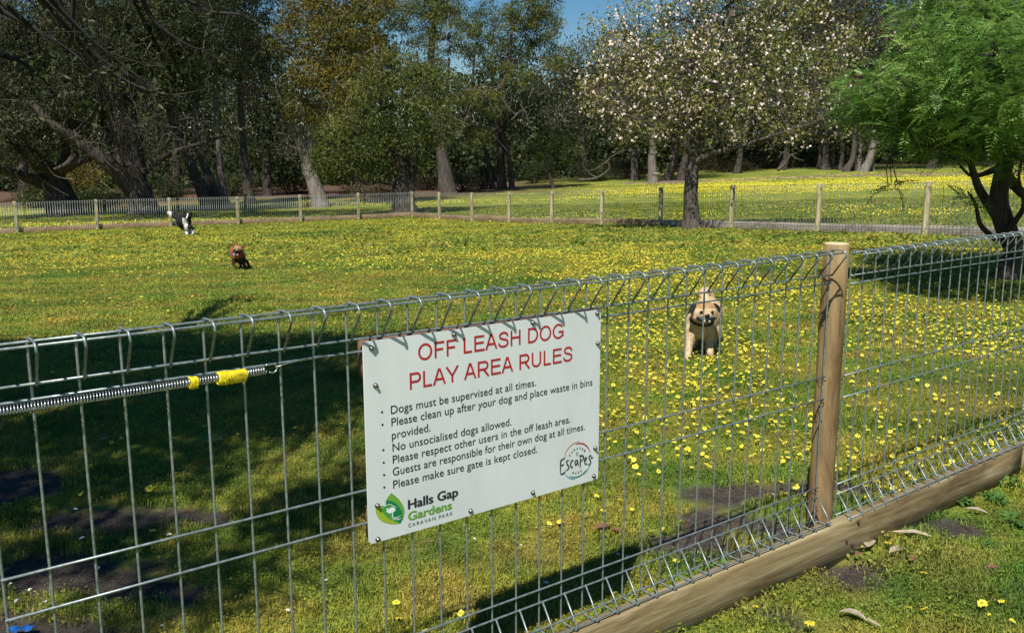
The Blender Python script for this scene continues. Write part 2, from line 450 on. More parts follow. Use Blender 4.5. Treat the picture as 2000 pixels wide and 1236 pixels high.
# gravel strip on the far side of the back fence, right
def strip(name, mat, path, w, dz=0.006, n=60):
    P = np.array(path, float); t = np.linspace(0, len(P) - 1, n)
    cx = np.interp(t, np.arange(len(P)), P[:, 0]); cy = np.interp(t, np.arange(len(P)), P[:, 1])
    mb = MB(); V = []
    for k in range(n):
        for s in np.linspace(-1, 1, 6):
            ww = w * (1 + 0.25 * (vnoise(np.array([k * 0.4]), np.array([s * 3 + 9]), 3)[0] - 0.5))
            x = cx[k]; y = cy[k] + s * ww / 2
            V.append((x, y, Hs(x, y) + dz))
    F = [(k * 6 + j, (k + 1) * 6 + j, (k + 1) * 6 + j + 1, k * 6 + j + 1) for k in range(n - 1) for j in range(5)]
    mb.add(V, F); o = mb.build(name, mat, smooth=True); tag(o, kind='structure'); return o
# ------------------------------------------------------------ wires of the near fence
ZT, ZR1, ZR2, ZM1, ZM2, ZB1, ZB2, ZB3, ZBF = 1.067, 0.9875, 0.96, 0.6465, 0.5703, 0.26, 0.223, 0.147, 0.141
def roll_path():
    """side profile of one bent upright: (sideways, toward camera, height)"""
    a = 0.0075
    pts = [(a, 0.003, ZR1 - 0.004), (a * .9, 0.050, ZT - 0.018)]
    for t in np.linspace(0, 1, 6):  # front bend, rounded
        an = -0.5 + t * (PI / 2 + 0.5)
        pts.append((a * .8 - a * .3 * t, 0.042 + 0.012 * math.cos(an), ZT - 0.012 + 0.014 * math.sin(an)))
    pts.append((a * .3, 0.028, ZT + 0.0035)); pts.append((a * .1, 0.012, ZT + 0.003))
    for t in np.linspace(0, 1, 5):
        an = PI / 2 + t * PI / 2
        pts.append((0, 0.008 + 0.008 * math.cos(an), ZT - 0.006 + 0.008 * math.sin(an)))
    pts += [(0, 0, ZT - 0.03), (0, 0, ZR1), (0, 0, 0.62), (0, 0, ZB2), (0, 0, ZB3 + 0.008)]
    for t in np.linspace(0, 1, 3):
        an = PI + t * PI / 2
        pts.append((a * .2 * t, 0.007 + 0.007 * math.cos(an), ZB3 + 0.002 + 0.007 * math.sin(an)))
    pts += [(a * .6, 0.052, ZBF - 0.001), (a * .75, 0.0585, ZBF + 0.001), (a * .85, 0.060, ZBF + 0.008), (a, 0.004, ZB2 + 0.002)]
    return [(x, -y, z) for x, y, z in pts]
RP = roll_path()
me_up = MB().tube(RP, 0.0026, 7).mesh('vertical_wire', M['galv'], smooth=True)
HROWS = [(ZT - 0.004, 0.0085), (ZT - 0.006, 0.043), (ZR1, 0.005), (ZR2, 0.005), (ZM1, 0.005), (ZM2, 0.005), (ZB1, 0.005), (ZB2, 0.005), (ZB3, 0.006), (ZBF + 0.006, 0.054)]
def hwire_mesh(L):
    n = 9
    xs = np.linspace(-0.004, L + 0.004, n)
    return MB().tube([(x, 0, 0.0012 * math.sin(x * 3.1)) for x in xs], 0.0027, 7).mesh('horizontal_wire', M['galv'], smooth=True)
me_h = hwire_mesh(2.4)
near = empty('wire_fence', FO, FTH, 'near galvanised roll-top mesh fence with round timber post and sleeper kickboard, carrying the white sign', 'fence')
R2L = Matrix.Rotation(-FTH, 4, 'Z')
def panel(org, ang):
    for i in range(33):
        link('vertical_wire', me_up, near, loc=org + Matrix.Rotation(ang, 3, 'Z') @ Vector((i * 0.075, 0, 0)), rot=(0, random.uniform(-.0015, .0015), ang))
    for z, off in HROWS:
        link('horizontal_wire', me_h, near, loc=org + Matrix.Rotation(ang, 3, 'Z') @ Vector((0, -off, z)), rot=(0, 0, ang))
panel(Vector((0, 0, 0)), 0.0)
p2 = R2L @ (FO2 - FO)
panel(Vector(p2), FTH2 - FTH)
def round_post(h, r0, r1, mat, endmat, n=24, bottom=-0.3, lean=0.0):
    mb = MB(); zs = np.linspace(bottom, h, 10)
    rr = [r0 + (r1 - r0) * (z - bottom) / (h - bottom) + 0.0012 * math.sin(z * 17) for z in zs]
    zs2 = list(zs) + [h + 0.0015]; rr2 = rr + [rr[-1] - 0.0015]
    mb.tube([(lean * z, 0, z) for z in zs2], rr2, n, 0, cap=False)
    b = mb.n
    a = np.arange(n) * 2 * PI / n
    rt = rr2[-1]
    T = np.array([(1, 0, 0)])
    mb.tube([(0, 0, h + 0.0015), (0, 0, h + 0.0025)], [rt, rt - .0005], n, 1, cap=False)
    mb.add(np.zeros((0, 3)), np.arange(n) + mb.n - n - mb.n, 1)
    return mb.mesh('post', [mat, endmat], smooth=False)
me_post = round_post(1.078, 0.0425, 0.0415, M['post'], M['post_end'], 28)
for p in me_post.polygons: p.use_smooth = len(p.vertices) == 4
off = -0.052
c1 = Vector((2.506, 0.050, 0))
posts = [c1, Vector((-0.062, 0.050, 0)), Vector(p2) + Matrix.Rotation(FTH2 - FTH, 3, 'Z') @ Vector((2.46, 0.05, 0))]
for i, c in enumerate(posts):
    o = link('post', me_post, near, loc=c, rot=(0, 0, i * 1.3 + 0.4))
# tie wires and their twists on the post beside the last upright
def tie(z, s=2.4):
    mb = MB()
    pts = [(s - 0.012, -0.006, z + .004), (s - 0.004, -0.012, z + 0.006), (s + 0.006, -0.008, z + .002), (s + 0.008, 0.004, z - .004), (s - 0.006, 0.006, z - .006), (s - 0.016, -0.004, z), (s - 0.028, -0.012, z + 0.004), (s - 0.036, -0.006, z - 0.006), (s - 0.030, -0.012, z - 0.016)]
    mb.tube(pts, 0.0016, 5)
    mb.ball((s - 0.03, -0.002, z + 0.004), (0.006, 0.005, 0.006), 6, 4)
    return mb.build('tie_wire', M['rust'], near, smooth=True)
for z in (0.972, 0.632, 0.245): tie(z)
# kickboards
def board_mesh(L, h, t, mat, seed=0):
    mb = MB(); nx = max(6, int(L / 0.12)); xs = np.linspace(0, L, nx + 1)
    ch = 0.004
    prof = [(0, 0), (0, h - ch), (ch, h), (t - ch, h), (t, h - ch), (t, 0)]
    V = []
    for x in xs:
        wob = 0.0025 * (vnoise(np.array([x * 2.3]), np.array([seed]), 4)[0] - 0.5)
        for y, z in prof: V.append((x, y + wob, z + (wob * 1.5 if z > 0 else 0)))
    n = 6
    F = [(k * n + j, (k + 1) * n + j, (k + 1) * n + (j + 1) % n, k * n + (j + 1) % n) for k in range(nx) for j in range(n)]
    mb.add(V, F)
    mb.add(np.zeros((0, 3)), np.array([0, 1, 2, 3, 4, 5]) - mb.n); mb.add(np.zeros((0, 3)), np.array([5, 4, 3, 2, 1, 0]) + nx * n - mb.n)
    return mb.mesh('kickboard', mat)
ang2 = FTH2 - FTH
LB1 = 2.552
def bent_board(L):
    me = board_mesh(L, 0.19, 0.046, M['board'], 1)
    for v in me.vertices:
        if v.co.x > LB1:
            q = v.co.x - LB1; v.co.y += q * math.tan(ang2) * 1.0; v.co.z -= q * 0.005
    return me
B1 = link('kickboard', bent_board(3.94), near, loc=(-0.10, -0.064, -0.055))
e2 = Vector((-0.10 + 3.944, -0.064 + 1.392 * math.tan(ang2), -0.055 - 1.392 * .005 - .003))
B3 = link('kickboard', board_mesh(2.3, 0.19, 0.046, M['board'], 9), near, loc=e2, rot=(0, 0.005, ang2))
def screw_mesh():
    mb = MB()
    mb.tube([(0, 0.002, 0), (0, -0.003, 0), (0, -0.005, 0)], [0.0065, 0.0065, 0.0045], 8)
    return mb.mesh('screw', M['rust'])
me_screw = screw_mesh()
for x, z in ((2.565, 0.118), (2.50, 0.065), (2.535, 0.042)):
    link('screw', me_screw, B1, loc=(x + .10, -0.001, z + 0.055))
# ------------------------------------------------------------ the sign
SIGN_T = 0.004
SO = FO + FD * (9.42 * 0.075) + FN * 0.0085
sign = empty('rules_sign', (SO.x, SO.y, 0.0), FTH, 'white fluted plastic board with red heading and dog area rules, screwed to the near fence', 'sign')
SW, SZ0, SZ1 = 0.6835, 0.522, 0.982
mb = MB()
# face with rounded corners and real thickness, bottom left corner slightly pushed in
def rrect(w, z0, z1, r, n=4):
    out = []
    for cx, cz, a0 in ((w - r, z1 - r, 0), (r, z1 - r, PI / 2), (r, z0 + r, PI), (w - r, z0 + r, 1.5 * PI)):
        for k in range(n + 1):
            a = a0 + k * PI / 2 / n
            out.append((cx + r * math.cos(a), cz + r * math.sin(a)))
    return out
rr = rrect(SW, SZ0, SZ1, 0.008)
nr = len(rr)
V = [(x, -SIGN_T, z) for x, z in rr] + [(x, 0, z) for x, z in rr]
mb.add(V[:nr], [list(range(nr))][0])
mb.add(V[nr:], list(range(nr))[::-1])
mb.add(V, [(j, nr + j, nr + (j + 1) % nr, (j + 1) % nr) for j in range(nr)])
face = mb.build('sign_board', M['sign'], sign)
FY = -SIGN_T - 0.0006
bat = MB(); bat.box(0.004, SW - 0.004, 0.0145, 0.03, 0.90, 0.984); bat.build('backing_batten', M['batten'], sign)
bat = MB(); bat.box(0.010, SW - 0.004, 0.0145, 0.03, 0.525, 0.60); bat.build('backing_batten', M['batten'], sign)
me_bolt = MB().tube([(0, 0.001, 0), (0, -0.0025, 0), (0, -0.0045, 0), (0, -0.0075, 0)], [0.0062, 0.0058, 0.0036, 0.003], 8).mesh('bolt', M['bolt'])
for u, v in [(0.0188, 0.9668), (0.23, 0.971), (0.4587, 0.9724), (0.6693, 0.9732), (0.0263, 0.8831), (0.6724, 0.8941), (0.6696, 0.6111), (0.6665, 0.5343), (0.4608, 0.5362), (0.2712, 0.5345), (0.0207, 0.5295), (0.022, 0.6085)]:
    link('bolt', me_bolt, sign, loc=(u, -SIGN_T - 0.0002, v), rot=(0, random.random() * 3, 0))
def text_mesh(body, spacing=1.0):
    cu = bpy.data.curves.new('t', 'FONT'); cu.body = body; cu.size = 1.0; cu.resolution_u = 4
    cu.space_character = spacing
    ob = bpy.data.objects.new('t', cu); C.objects.link(ob)
    bpy.context.view_layer.update()
    me = bpy.data.meshes.new_from_object(ob.evaluated_get(bpy.context.evaluated_depsgraph_get()))
    bpy.data.objects.remove(ob)
    return me
def bold(me, k):
    """thicken outlines: three shifted copies joined"""
    n = len(me.vertices); V = np.zeros(n * 3); me.vertices.foreach_get('co', V); V = V.reshape(-1, 3)
    F = [list(p.vertices) for p in me.polygons]
    out = bpy.data.meshes.new('b'); VV = []; FF = []
    for q, (dx, dy) in enumerate([(0, 0), (k, 0), (k * .5, k * .35), (-k, 0), (-k * .5, -k * .35), (0, k * .5)]):
        VV += [tuple(v + np.array([dx, dy, q * 0.0004])) for v in V]; FF += [[i + q * n for i in f] for f in F]
    out.from_pydata(VV, [], FF); return out
CAPH = None
def put_words(body, u0, u1, v, cap, mat, name, k=0.0):
    w = lambda t: (lambda m_: (min(p.co.x for p in m_.vertices), max(p.co.x for p in m_.vertices)))(text_mesh(t))
    a, b = w(body); words = body.split(' '); cur = ''
    for i, wd in enumerate(words):
        nxt = (cur + ' ' + wd) if cur else wd
        lo, hi = w(wd); e = w(nxt)[1]
        s0 = e - (hi - lo)
        put_text(wd, u0 + (s0 - a) / (b - a) * (u1 - u0), u0 + (e - a) / (b - a) * (u1 - u0), v, cap, mat, name, k=k)
        cur = nxt
def put_text(body, u0, u1, v, cap, mat, name, parent=sign, spacing=1.0, k=0.0, shear=0.0, thin=1.0):
    global CAPH
    if CAPH is None:
        t = text_mesh('H'); CAPH = max(x.co.y for x in t.vertices)
    me = text_mesh(body, spacing)
    if k: me = bold(me, k)
    n = len(me.vertices); V = np.zeros(n * 3); me.vertices.foreach_get('co', V); V = V.reshape(-1, 3)
    x0, x1 = V[:, 0].min(), V[:, 0].max()
    sy = cap / CAPH
    X = u0 + (V[:, 0] - x0) / (x1 - x0) * (u1 - u0) + shear * V[:, 1] * sy
    Z = v + V[:, 1] * sy
    Y = FY - 0.0002 - V[:, 2] * 0.1
    me.vertices.foreach_set('co', np.stack([X, Y, Z], -1).ravel())
    me.materials.clear(); me.materials.append(mat); me.name = name
    me.update()
    return link(name, me, parent)
def el(cx, cy, rx, ry, a0, a1, n=18):
    return [(cx + rx * math.cos(math.radians(a)), cy + ry * math.sin(math.radians(a))) for a in np.linspace(a0, a1, n)]
GLY = {'O': (1.087, [el(.543, .5, .42, .45, 0, 362, 36)]), 'F': (.853, [[(.175, 0), (.175, 1)], [(.12, .936), (.80, .936)], [(.12, .52), (.71, .52)]]),
    'L': (.777, [[(.165, 0), (.165, 1)], [(.11, .064), (.72, .064)]]), 'E': (.932, [[(.175, 0), (.175, 1)], [(.12, .936), (.86, .936)], [(.12, .53), (.82, .53)], [(.12, .064), (.88, .064)]]),
    'A': (.932, [[(.07, 0), (.445, 1)], [(.86, 0), (.485, 1)], [(.2, .34), (.73, .34)]]),
    'S': (.932, [[tuple(q) for q in bez(np.array([(.80, .70), (.76, .84), (.62, .93), (.46, .945), (.28, .90), (.19, .76), (.25, .62), (.46, .535), (.68, .47), (.80, .36), (.80, .22), (.68, .09), (.48, .055), (.27, .09), (.15, .2), (.125, .31)]), 3)]]),
    'H': (1.008, [[(.175, 0), (.175, 1)], [(.83, 0), (.83, 1)], [(.12, .53), (.88, .53)]]), 'D': (1.008, [[(.175, 0), (.175, 1)], [(.12, .936), (.45, .936)] + el(.45, .5, .42, .436, 88, -88) + [(.45, .064), (.12, .064)]]),
    'G': (1.087, [el(.55, .5, .43, .45, 38, 322, 30), [(.93, .14), (.93, .50)], [(.57, .45), (.99, .45)]]), 'P': (.932, [[(.175, 0), (.175, 1)], [(.12, .936), (.58, .936)] + el(.58, .69, .24, .246, 88, -88) + [(.58, .444), (.12, .444)]]),
    'Y': (.932, [[(.05, 1), (.465, .41)], [(.88, 1), (.465, .41)], [(.465, .45), (.465, 0)]]), 'R': (1.008, [[(.175, 0), (.175, 1)], [(.12, .936), (.62, .936)] + el(.62, .70, .24, .236, 88, -88) + [(.62, .464), (.12, .464)], [(.55, .46), (.93, 0)]]),
    'U': (1.008, [[(.175, 1), (.175, .38)] + el(.502, .36, .327, .30, 180, 360) + [(.83, .38), (.83, 1)]])}
def heading(body, u0, u1, v, cap):
    x = 0; out = []; cur = []
    for ch in body:
        if ch == ' ': out.append(cur); cur = []; x += .388; continue
        w_, st_ = GLY[ch]; cur.append((x, st_)); x += w_
    out.append(cur); lo = .07; hi = x - .07
    fx = lambda q: u0 + (q - lo) / (hi - lo) * (u1 - u0)
    kx = (u1 - u0) / (hi - lo)
    for wd in out:
        mb = MB()
        for gx, st_ in wd:
            for j, ln in enumerate(st_):
                Q = np.array([(fx(gx + a), v + b * cap) for a, b in ln]); T = np.gradient(Q, axis=0); T /= np.linalg.norm(T, axis=1, keepdims=True) + 1e-9
                Nn = np.stack([-T[:, 1], T[:, 0]], 1) * .5 * .128 * np.array([kx, cap * 1.0]); n_ = len(Q)
                mb.add([(a, FY - 0.0002 - .00006 * j, b) for a, b in np.concatenate([Q + Nn, Q - Nn])], [(i, i + 1, n_ + i + 1, n_ + i) for i in range(n_ - 1)])
        mb.build('heading_word', M['red'], sign)
heading('OFF LEASH DOG', 0.1356, 0.5585, 0.9225, 0.0375)
heading('PLAY AREA RULES', 0.1106, 0.587, 0.8597, 0.0378)
for body, u0, u1, v in [('Dogs must be supervised at all times.', .0626, .4703, .8122), ('Please clean up after your dog and place waste in bins', .0631, .6571, .784),
        ('provided.', .0633, .1633, .7540), ('No unsocialised dogs allowed.', .0642, .3939, .7252), ('Please respect other users in the off leash area.', .064, .5833, .697),
        ('Guests are responsible for their own dog at all times.', .0632, .6328, .6685), ('Please make sure gate is kept closed.', .0634, .475, .6388)]:
    put_text(body, u0, u1, v, 0.0185, M['black'], 'rule_lettering')
for u, v in [(0.0405, 0.8207), (0.0409, 0.7919), (0.0412, 0.7337), (0.0412, 0.7045), (0.0413, 0.6757), (0.0408, 0.6471)]:
    MB().add([(u + 0.0026 * math.cos(a), FY - 0.0002, v + 0.0026 * math.sin(a)) for a in np.linspace(0, 2 * PI, 12, endpoint=False)], list(range(12))).build('bullet_mark', M['black'], sign)
put_text('Halls Gap', .1000, .2368, .5805, 0.0215, M['charcoal'], 'logo_lettering', k=0.035)
put_text('Gardens', .0994, .2190, .5527, 0.0200, M['lgreen'], 'logo_lettering', k=0.035)
put_text('CARAVAN PARK', .0996, .2202, .5370, 0.0082, M['tgrey'], 'logo_lettering', spacing=1.35, k=0.008)
def luv(a, b):
    dx = 720 + a / 6.653 - 762.3; dy = 940 + b / 6.653 - 961.2
    return .0579 + .001297 * dx - .0000212 * dy, .6299 - .000322 * dx - .001212 * dy
def flat(pts, mat, name, layer, f=luv):
    mb = MB(); P = [f(*p) for p in pts]
    mb.add([(u, FY - 0.0002 * layer, v) for u, v in P], list(range(len(P))))
    return mb.build(name, mat, sign)
def strokes(lines, mat, name, layer, w, f=luv, taper=True):
    mb = MB()
    for ln in lines:
        P = np.array([f(*p) for p in ln]); t = np.linspace(0, len(P) - 1, max(8, len(P) * 4))
        # smooth the hand-drawn line
        Q = np.stack([np.interp(t, np.arange(len(P)), P[:, 0]), np.interp(t, np.arange(len(P)), P[:, 1])], 1)
        for _ in range(2): Q[1:-1] = (Q[:-2] + Q[1:-1] * 2 + Q[2:]) / 4
        T = np.gradient(Q, axis=0); T /= np.linalg.norm(T, axis=1, keepdims=True) + 1e-9
        Nn = np.stack([-T[:, 1], T[:, 0]], 1)
        ww = w / 2 * (np.sin(np.linspace(0.25, PI - 0.25, len(Q))) ** 0.7 if taper else np.ones(len(Q)))
        L = Q + Nn * ww[:, None]; R = Q - Nn * ww[:, None]; n = len(Q)
        mb.add([(u, FY - 0.0002 * layer, v) for u, v in np.concatenate([L, R])], [(i, i + 1, n + i + 1, n + i) for i in range(n - 1)])
    return mb.build(name, mat, sign)
flat([(160, 310), (120, 312), (90, 322), (78, 360), (85, 410), (115, 470), (170, 515), (260, 542), (330, 545), (395, 538), (300, 500), (200, 430), (150, 350)], M['ygreen'], 'logo_leaf', 1)
flat([(285, 140), (235, 200), (213, 250), (208, 300), (260, 300), (330, 330), (395, 400), (415, 470), (395, 541), (430, 480), (452, 400), (450, 340), (430, 290), (380, 220), (330, 175)], M['lgreen'], 'logo_leaf', 1)
flat([(160, 310), (207, 312), (260, 280), (350, 325), (405, 390), (422, 470), (395, 537), (320, 512), (240, 470), (180, 410), (150, 350)], M['mgreen'], 'logo_leaf', 2)
flat([(212, 240), (210, 296), (255, 276), (330, 318), (408, 400), (425, 470), (398, 530), (330, 500), (300, 420), (415, 370), (370, 300), (320, 262), (260, 240)][:3] + [(330, 318), (300, 400), (330, 500), (398, 530), (425, 470), (418, 380), (370, 300), (320, 262), (260, 240)], M['dgreen'], 'logo_leaf', 3)
flat([(212, 345), (224, 335), (236, 348), (232, 368), (250, 342), (290, 322), (325, 335), (337, 365), (315, 385), (300, 392), (299, 452), (306, 460), (280, 462), (288, 450), (286, 396), (262, 402), (262, 420), (250, 400), (222, 392), (214, 375), (224, 362)], M['white'], 'logo_bird', 5)
for ln_ in ([(160, 342), (205, 302), (262, 282), (325, 322), (355, 322)], [(290, 478), (350, 460), (410, 430)], [(290, 492), (350, 478), (385, 462)], [(340, 492), (375, 484), (415, 468)], [(300, 470), (340, 455)]): strokes([ln_], M['white'], 'logo_line', 5, 0.0014)
def euv(x, y):
    return .5495 + .0001854 * (x - 400), .6097 - .0001458 * (y - 600) - .0000382 * (x - 400)
def arc(cx, cz, r, a0, a1, w, mat, layer=1):
    mb = MB(); A = np.radians(np.linspace(a0, a1, 18)); ww = w / 2 * np.sin(np.linspace(0.15, PI - 0.15, 18)) ** 0.6
    I = [(cx + (r - k) * math.cos(a), FY - 0.0002 * layer, cz + (r - k) * math.sin(a)) for a, k in zip(A, ww)]
    Oo = [(cx + (r + k) * math.cos(a), FY - 0.0002 * layer, cz + (r + k) * math.sin(a)) for a, k in zip(A, ww)]
    mb.add(I + Oo, [(i, i + 1, 19 + i - 0, 18 + i) for i in range(17)])
    return mb.build('badge_ring', mat, sign)
EC = (0.6085, 0.590)
arc(*EC, 0.0500, 80, 152, 0.0022, M['orange']); arc(*EC, 0.0455, 15, 100, 0.0034, M['red'], 2); arc(*EC, 0.0465, 145, 172, 0.0016, M['gold'])
arc(*EC, 0.0500, 215, 262, 0.0028, M['sky_print']); arc(*EC, 0.0455, 235, 318, 0.0030, M['dgreen'], 2); arc(*EC, 0.0500, 295, 338, 0.0018, M['teal'])
def arc_text(word, r, a0, a1, cap, mat, flip=False):
    for i, ch in enumerate(word):
        a = math.radians(a0 + (a1 - a0) * i / (len(word) - 1))
        o = put_text(ch, -cap * .36, cap * .36, -cap / 2, cap, mat, 'badge_lettering', k=0.012)
        V = np.zeros(len(o.data.vertices) * 3); o.data.vertices.foreach_get('co', V); V = V.reshape(-1, 3)
        rot = (a - PI / 2) if not flip else (a + PI / 2)
        x = V[:, 0] * math.cos(rot) - V[:, 2] * math.sin(rot); z = V[:, 0] * math.sin(rot) + V[:, 2] * math.cos(rot)
        V[:, 0] = x + EC[0] + r * math.cos(a); V[:, 2] = z + EC[1] + r * math.sin(a)
        o.data.vertices.foreach_set('co', V.ravel()); o.data.update()
arc_text('CARAVAN', 0.0325, 143, 40, 0.0068, M['charcoal'])
arc_text('PARK', 0.0345, 247, 293, 0.0068, M['charcoal'], True)
strokes([[(495, 598), (430, 640), (412, 660), (408, 780), (410, 900)], [(408, 905), (440, 905), (480, 880), (500, 850)], [(422, 745), (450, 735), (472, 715)],
         [(565, 650), (530, 650), (515, 680), (535, 730), (565, 770), (545, 825), (505, 838)],
         [(650, 655), (620, 645), (598, 690), (592, 760), (615, 790), (640, 765)],
         [(725, 645), (690, 645), (672, 700), (685, 745), (712, 720), (724, 650), (728, 710), (745, 752)],
         [(768, 790), (772, 700), (780, 570)], [(745, 575), (790, 555), (832, 575), (825, 630), (785, 670)],
         [(850, 670), (885, 640), (888, 600), (862, 600), (850, 660), (860, 720), (885, 725), (905, 700)],
         [(988, 565), (950, 560), (930, 590), (950, 640), (975, 690), (950, 735), (910, 738)], [(965, 612), (1015, 595)]], M['charcoal'], 'badge_lettering', 3, 0.0040, euv)
strokes([[(708, 500), (690, 515), (698, 545), (708, 565), (720, 545), (728, 515), (708, 500)]], M['charcoal'], 'badge_pin', 3, 0.0012, euv, False)
# ------------------------------------------------------------ gate spring with yellow tape
def fpos(s, offc, z): return Vector((s, -offc, z))
spring = empty('gate_spring', FO, FTH, 'long coiled steel spring stretched along the top of the near fence at left', 'spring')
mb = MB(); L0, L1 = -0.22, 0.484
turns = int((L1 - L0) / 0.0052); k = turns * 9
t = np.linspace(0, 1, k)
s_ = L0 + (L1 - L0) * t
sag = 0.9565 - 0.0035 * np.sin(np.clip((s_ + 0.22) / 0.7, 0, 1) * PI) - 0.0005
R = 0.0076
an = t * turns * 2 * PI
P = np.stack([s_, -0.024 - R * np.cos(an), sag + R * np.sin(an)], 1)
mb.tube(P, 0.00125, 4, cap=True).build('coil', M['chrome'], spring, smooth=True)
hk = [(0.484, -0.024, 0.9655), (0.490, -0.024, 0.967)] + [(0.499 + 0.0095 * math.cos(a), -0.024, 0.9575 + 0.0095 * math.sin(a)) for a in np.linspace(PI * .7, -PI * .75, 10)]
MB().tube(hk, 0.0016, 6).build('hook', M['chrome'], spring, smooth=True)
MB().tube([(0.506, -0.022, 0.958), (0.53, -0.018, 0.961), (0.571, -0.013, 0.965), (0.60, -0.010, 0.966), (0.625, -0.008, 0.963), (0.632, -0.003, 0.957), (0.626, 0.004, 0.953)], 0.0013, 5).build('tail_wire', M['chrome'], spring, smooth=True)
def tape(s0, s1, r, ragged, name='tape'):
    mb = MB(); nx, na = 14, 16; V = []
    for i in range(nx):
        s = s0 + (s1 - s0) * i / (nx - 1)
        for j in range(na):
            a = j * 2 * PI / na
            q = r * (1 + ragged * .55 * (vnoise(np.array([i * 0.8]), np.array([j * 0.9]), 8)[0] - 0.5) + ragged * .10 * math.sin(i * 2.3)) * (1 + .25 * abs(math.sin(a)))
            V.append((s + 0.002 * math.sin(a * 3 + i), -0.024 - q * math.cos(a), 0.9525 + q * math.sin(a)))
    F = [(i * na + j, i * na + (j + 1) % na, (i + 1) * na + (j + 1) % na, (i + 1) * na + j) for i in range(nx - 1) for j in range(na)]
    mb.add(V, F); return mb.build(name, M['tape'], spring)
tape(0.334, 0.350, 0.0098, 0.35)
tape(0.388, 0.444, 0.0106, 0.5)
def tuv(x, z): return x, z
mk = MB()
for c, r_, wd in (((0.431, 0.953), 0.0066, 0.0009), ((0.431, 0.953), 0.0040, 0.0008)):
    A = np.linspace(0, 2 * PI, 20)
    V = [(c[0] + (r_ * 1.35 + q) * math.cos(a), -0.0372, c[1] + (r_ + q) * math.sin(a)) for q in (0, wd) for a in A]
    mk.add(V, [(i, i + 1, 21 + i, 20 + i) for i in range(19)])
for pts in ([(0.399, .957), (0.402, .948), (0.406, .957), (0.408, .949)], [(0.411, .958), (0.412, .948), (0.417, .950), (0.419, .957)]):
    mk.tube([(x, -0.0372, z) for x, z in pts], 0.0005, 4)
mk.tube([(0.434, -.0372, .9555), (0.429, -.0372, .9545), (0.433, -.0372, .952), (0.428, -.0372, .9505)], 0.0005, 4)
mk.build('tape_marks', M['black'], spring)
# ------------------------------------------------------------ back fence
far = empty('wire_fence', at(803, 430, 36.9), 0, 'long roll-top mesh fence with pale round posts running along the back of the dog area', 'fence')
far.location.z = 0
FL = Vector(far.location)
Lp = []
D0 = 28.9
for kk in range(-2, 7):
    Dk = D0 * (1 + 0.046 * kk); x = (20 + kk * 167.45) / (1 + 0.046 * kk)
    Lp.append(((x - 1000) / 1753.85 * Dk * 0.985, Dk))
Rp = []
D0 = 34.5
for kk in range(0, 11):
    Dk = D0 * (1 - 0.0626 * kk); x = (857 + 6.3 * kk) / (1 - 0.0626 * kk)
    Rp.append(((x - 1000) / 1753.85 * Dk * 0.985, Dk))
allp = Lp + Rp
me_fp = round_post(1.04, 0.062, 0.056, M['far_post'], M['post_end'], 12)
def farwire_mesh(L):
    mb = MB(); n = 32
    prof = [(0.0, 0.045, 0.96), (0.0, 0.055, 1.02), (0, 0.0, 1.03), (0, 0, 0.5), (0, 0, 0.18), (0, 0.05, 0.15)]
    for i in range(n + 1):
        x = L * i / n
        mb.tube([(x + a / L, -b, c) for a, b, c in prof], 0.0022, 3, cap=False)
    for z, o_ in ((1.025, .003), (1.022, .05), (0.95, 0), (0.92, 0), (0.62, 0), (0.55, 0), (0.26, 0), (0.22, 0), (0.16, 0), (0.15, 0.05)):
        mb.tube([(0, -o_, z), (L, -o_, z)], 0.0026, 3, cap=False)
    return mb.mesh('mesh_panel', M['far_wire'])
me_fw = farwire_mesh(1.0)
for i, (x, y) in enumerate(allp):
    z = Hs(x, y)
    o = link('post', me_fp, far, loc=Vector((x, y, z)) - FL, rot=(random.uniform(-.012, .012), random.uniform(-.015, .015), random.random() * 6), scale=(1, 1, random.uniform(.985, 1.02)))
    if i + 1 < len(allp):
        x2, y2 = allp[i + 1]; z2 = Hs(x2, y2)
        v = Vector((x2 - x, y2 - y, z2 - z)); L = v.length
        hx = math.atan2(v.y, v.x); tilt = -math.asin(v.z / L)
        link('mesh_panel', me_fw, far, loc=Vector((x, y, z)) - FL + Vector((0, -0.07, 0)), rot=(0, tilt, hx), scale=(L, 1, 1))
        grey = i >= len(Lp) + 5
        bh = 0.20 + (0.06 if i == len(Lp) + 1 else 0.0) + random.uniform(-.01, .01)
        b = link('kickboard', board_mesh(L - 0.01, bh + 0.12, 0.05, M['grey_board'] if grey else M['far_board'], i), far, loc=Vector((x, y, z - 0.12)) - FL + Vector((0, 0.07, 0)), rot=(0, tilt, hx))
        if grey and i == len(Lp) + 5: b['label'] = 'greyer weathered sleeper'
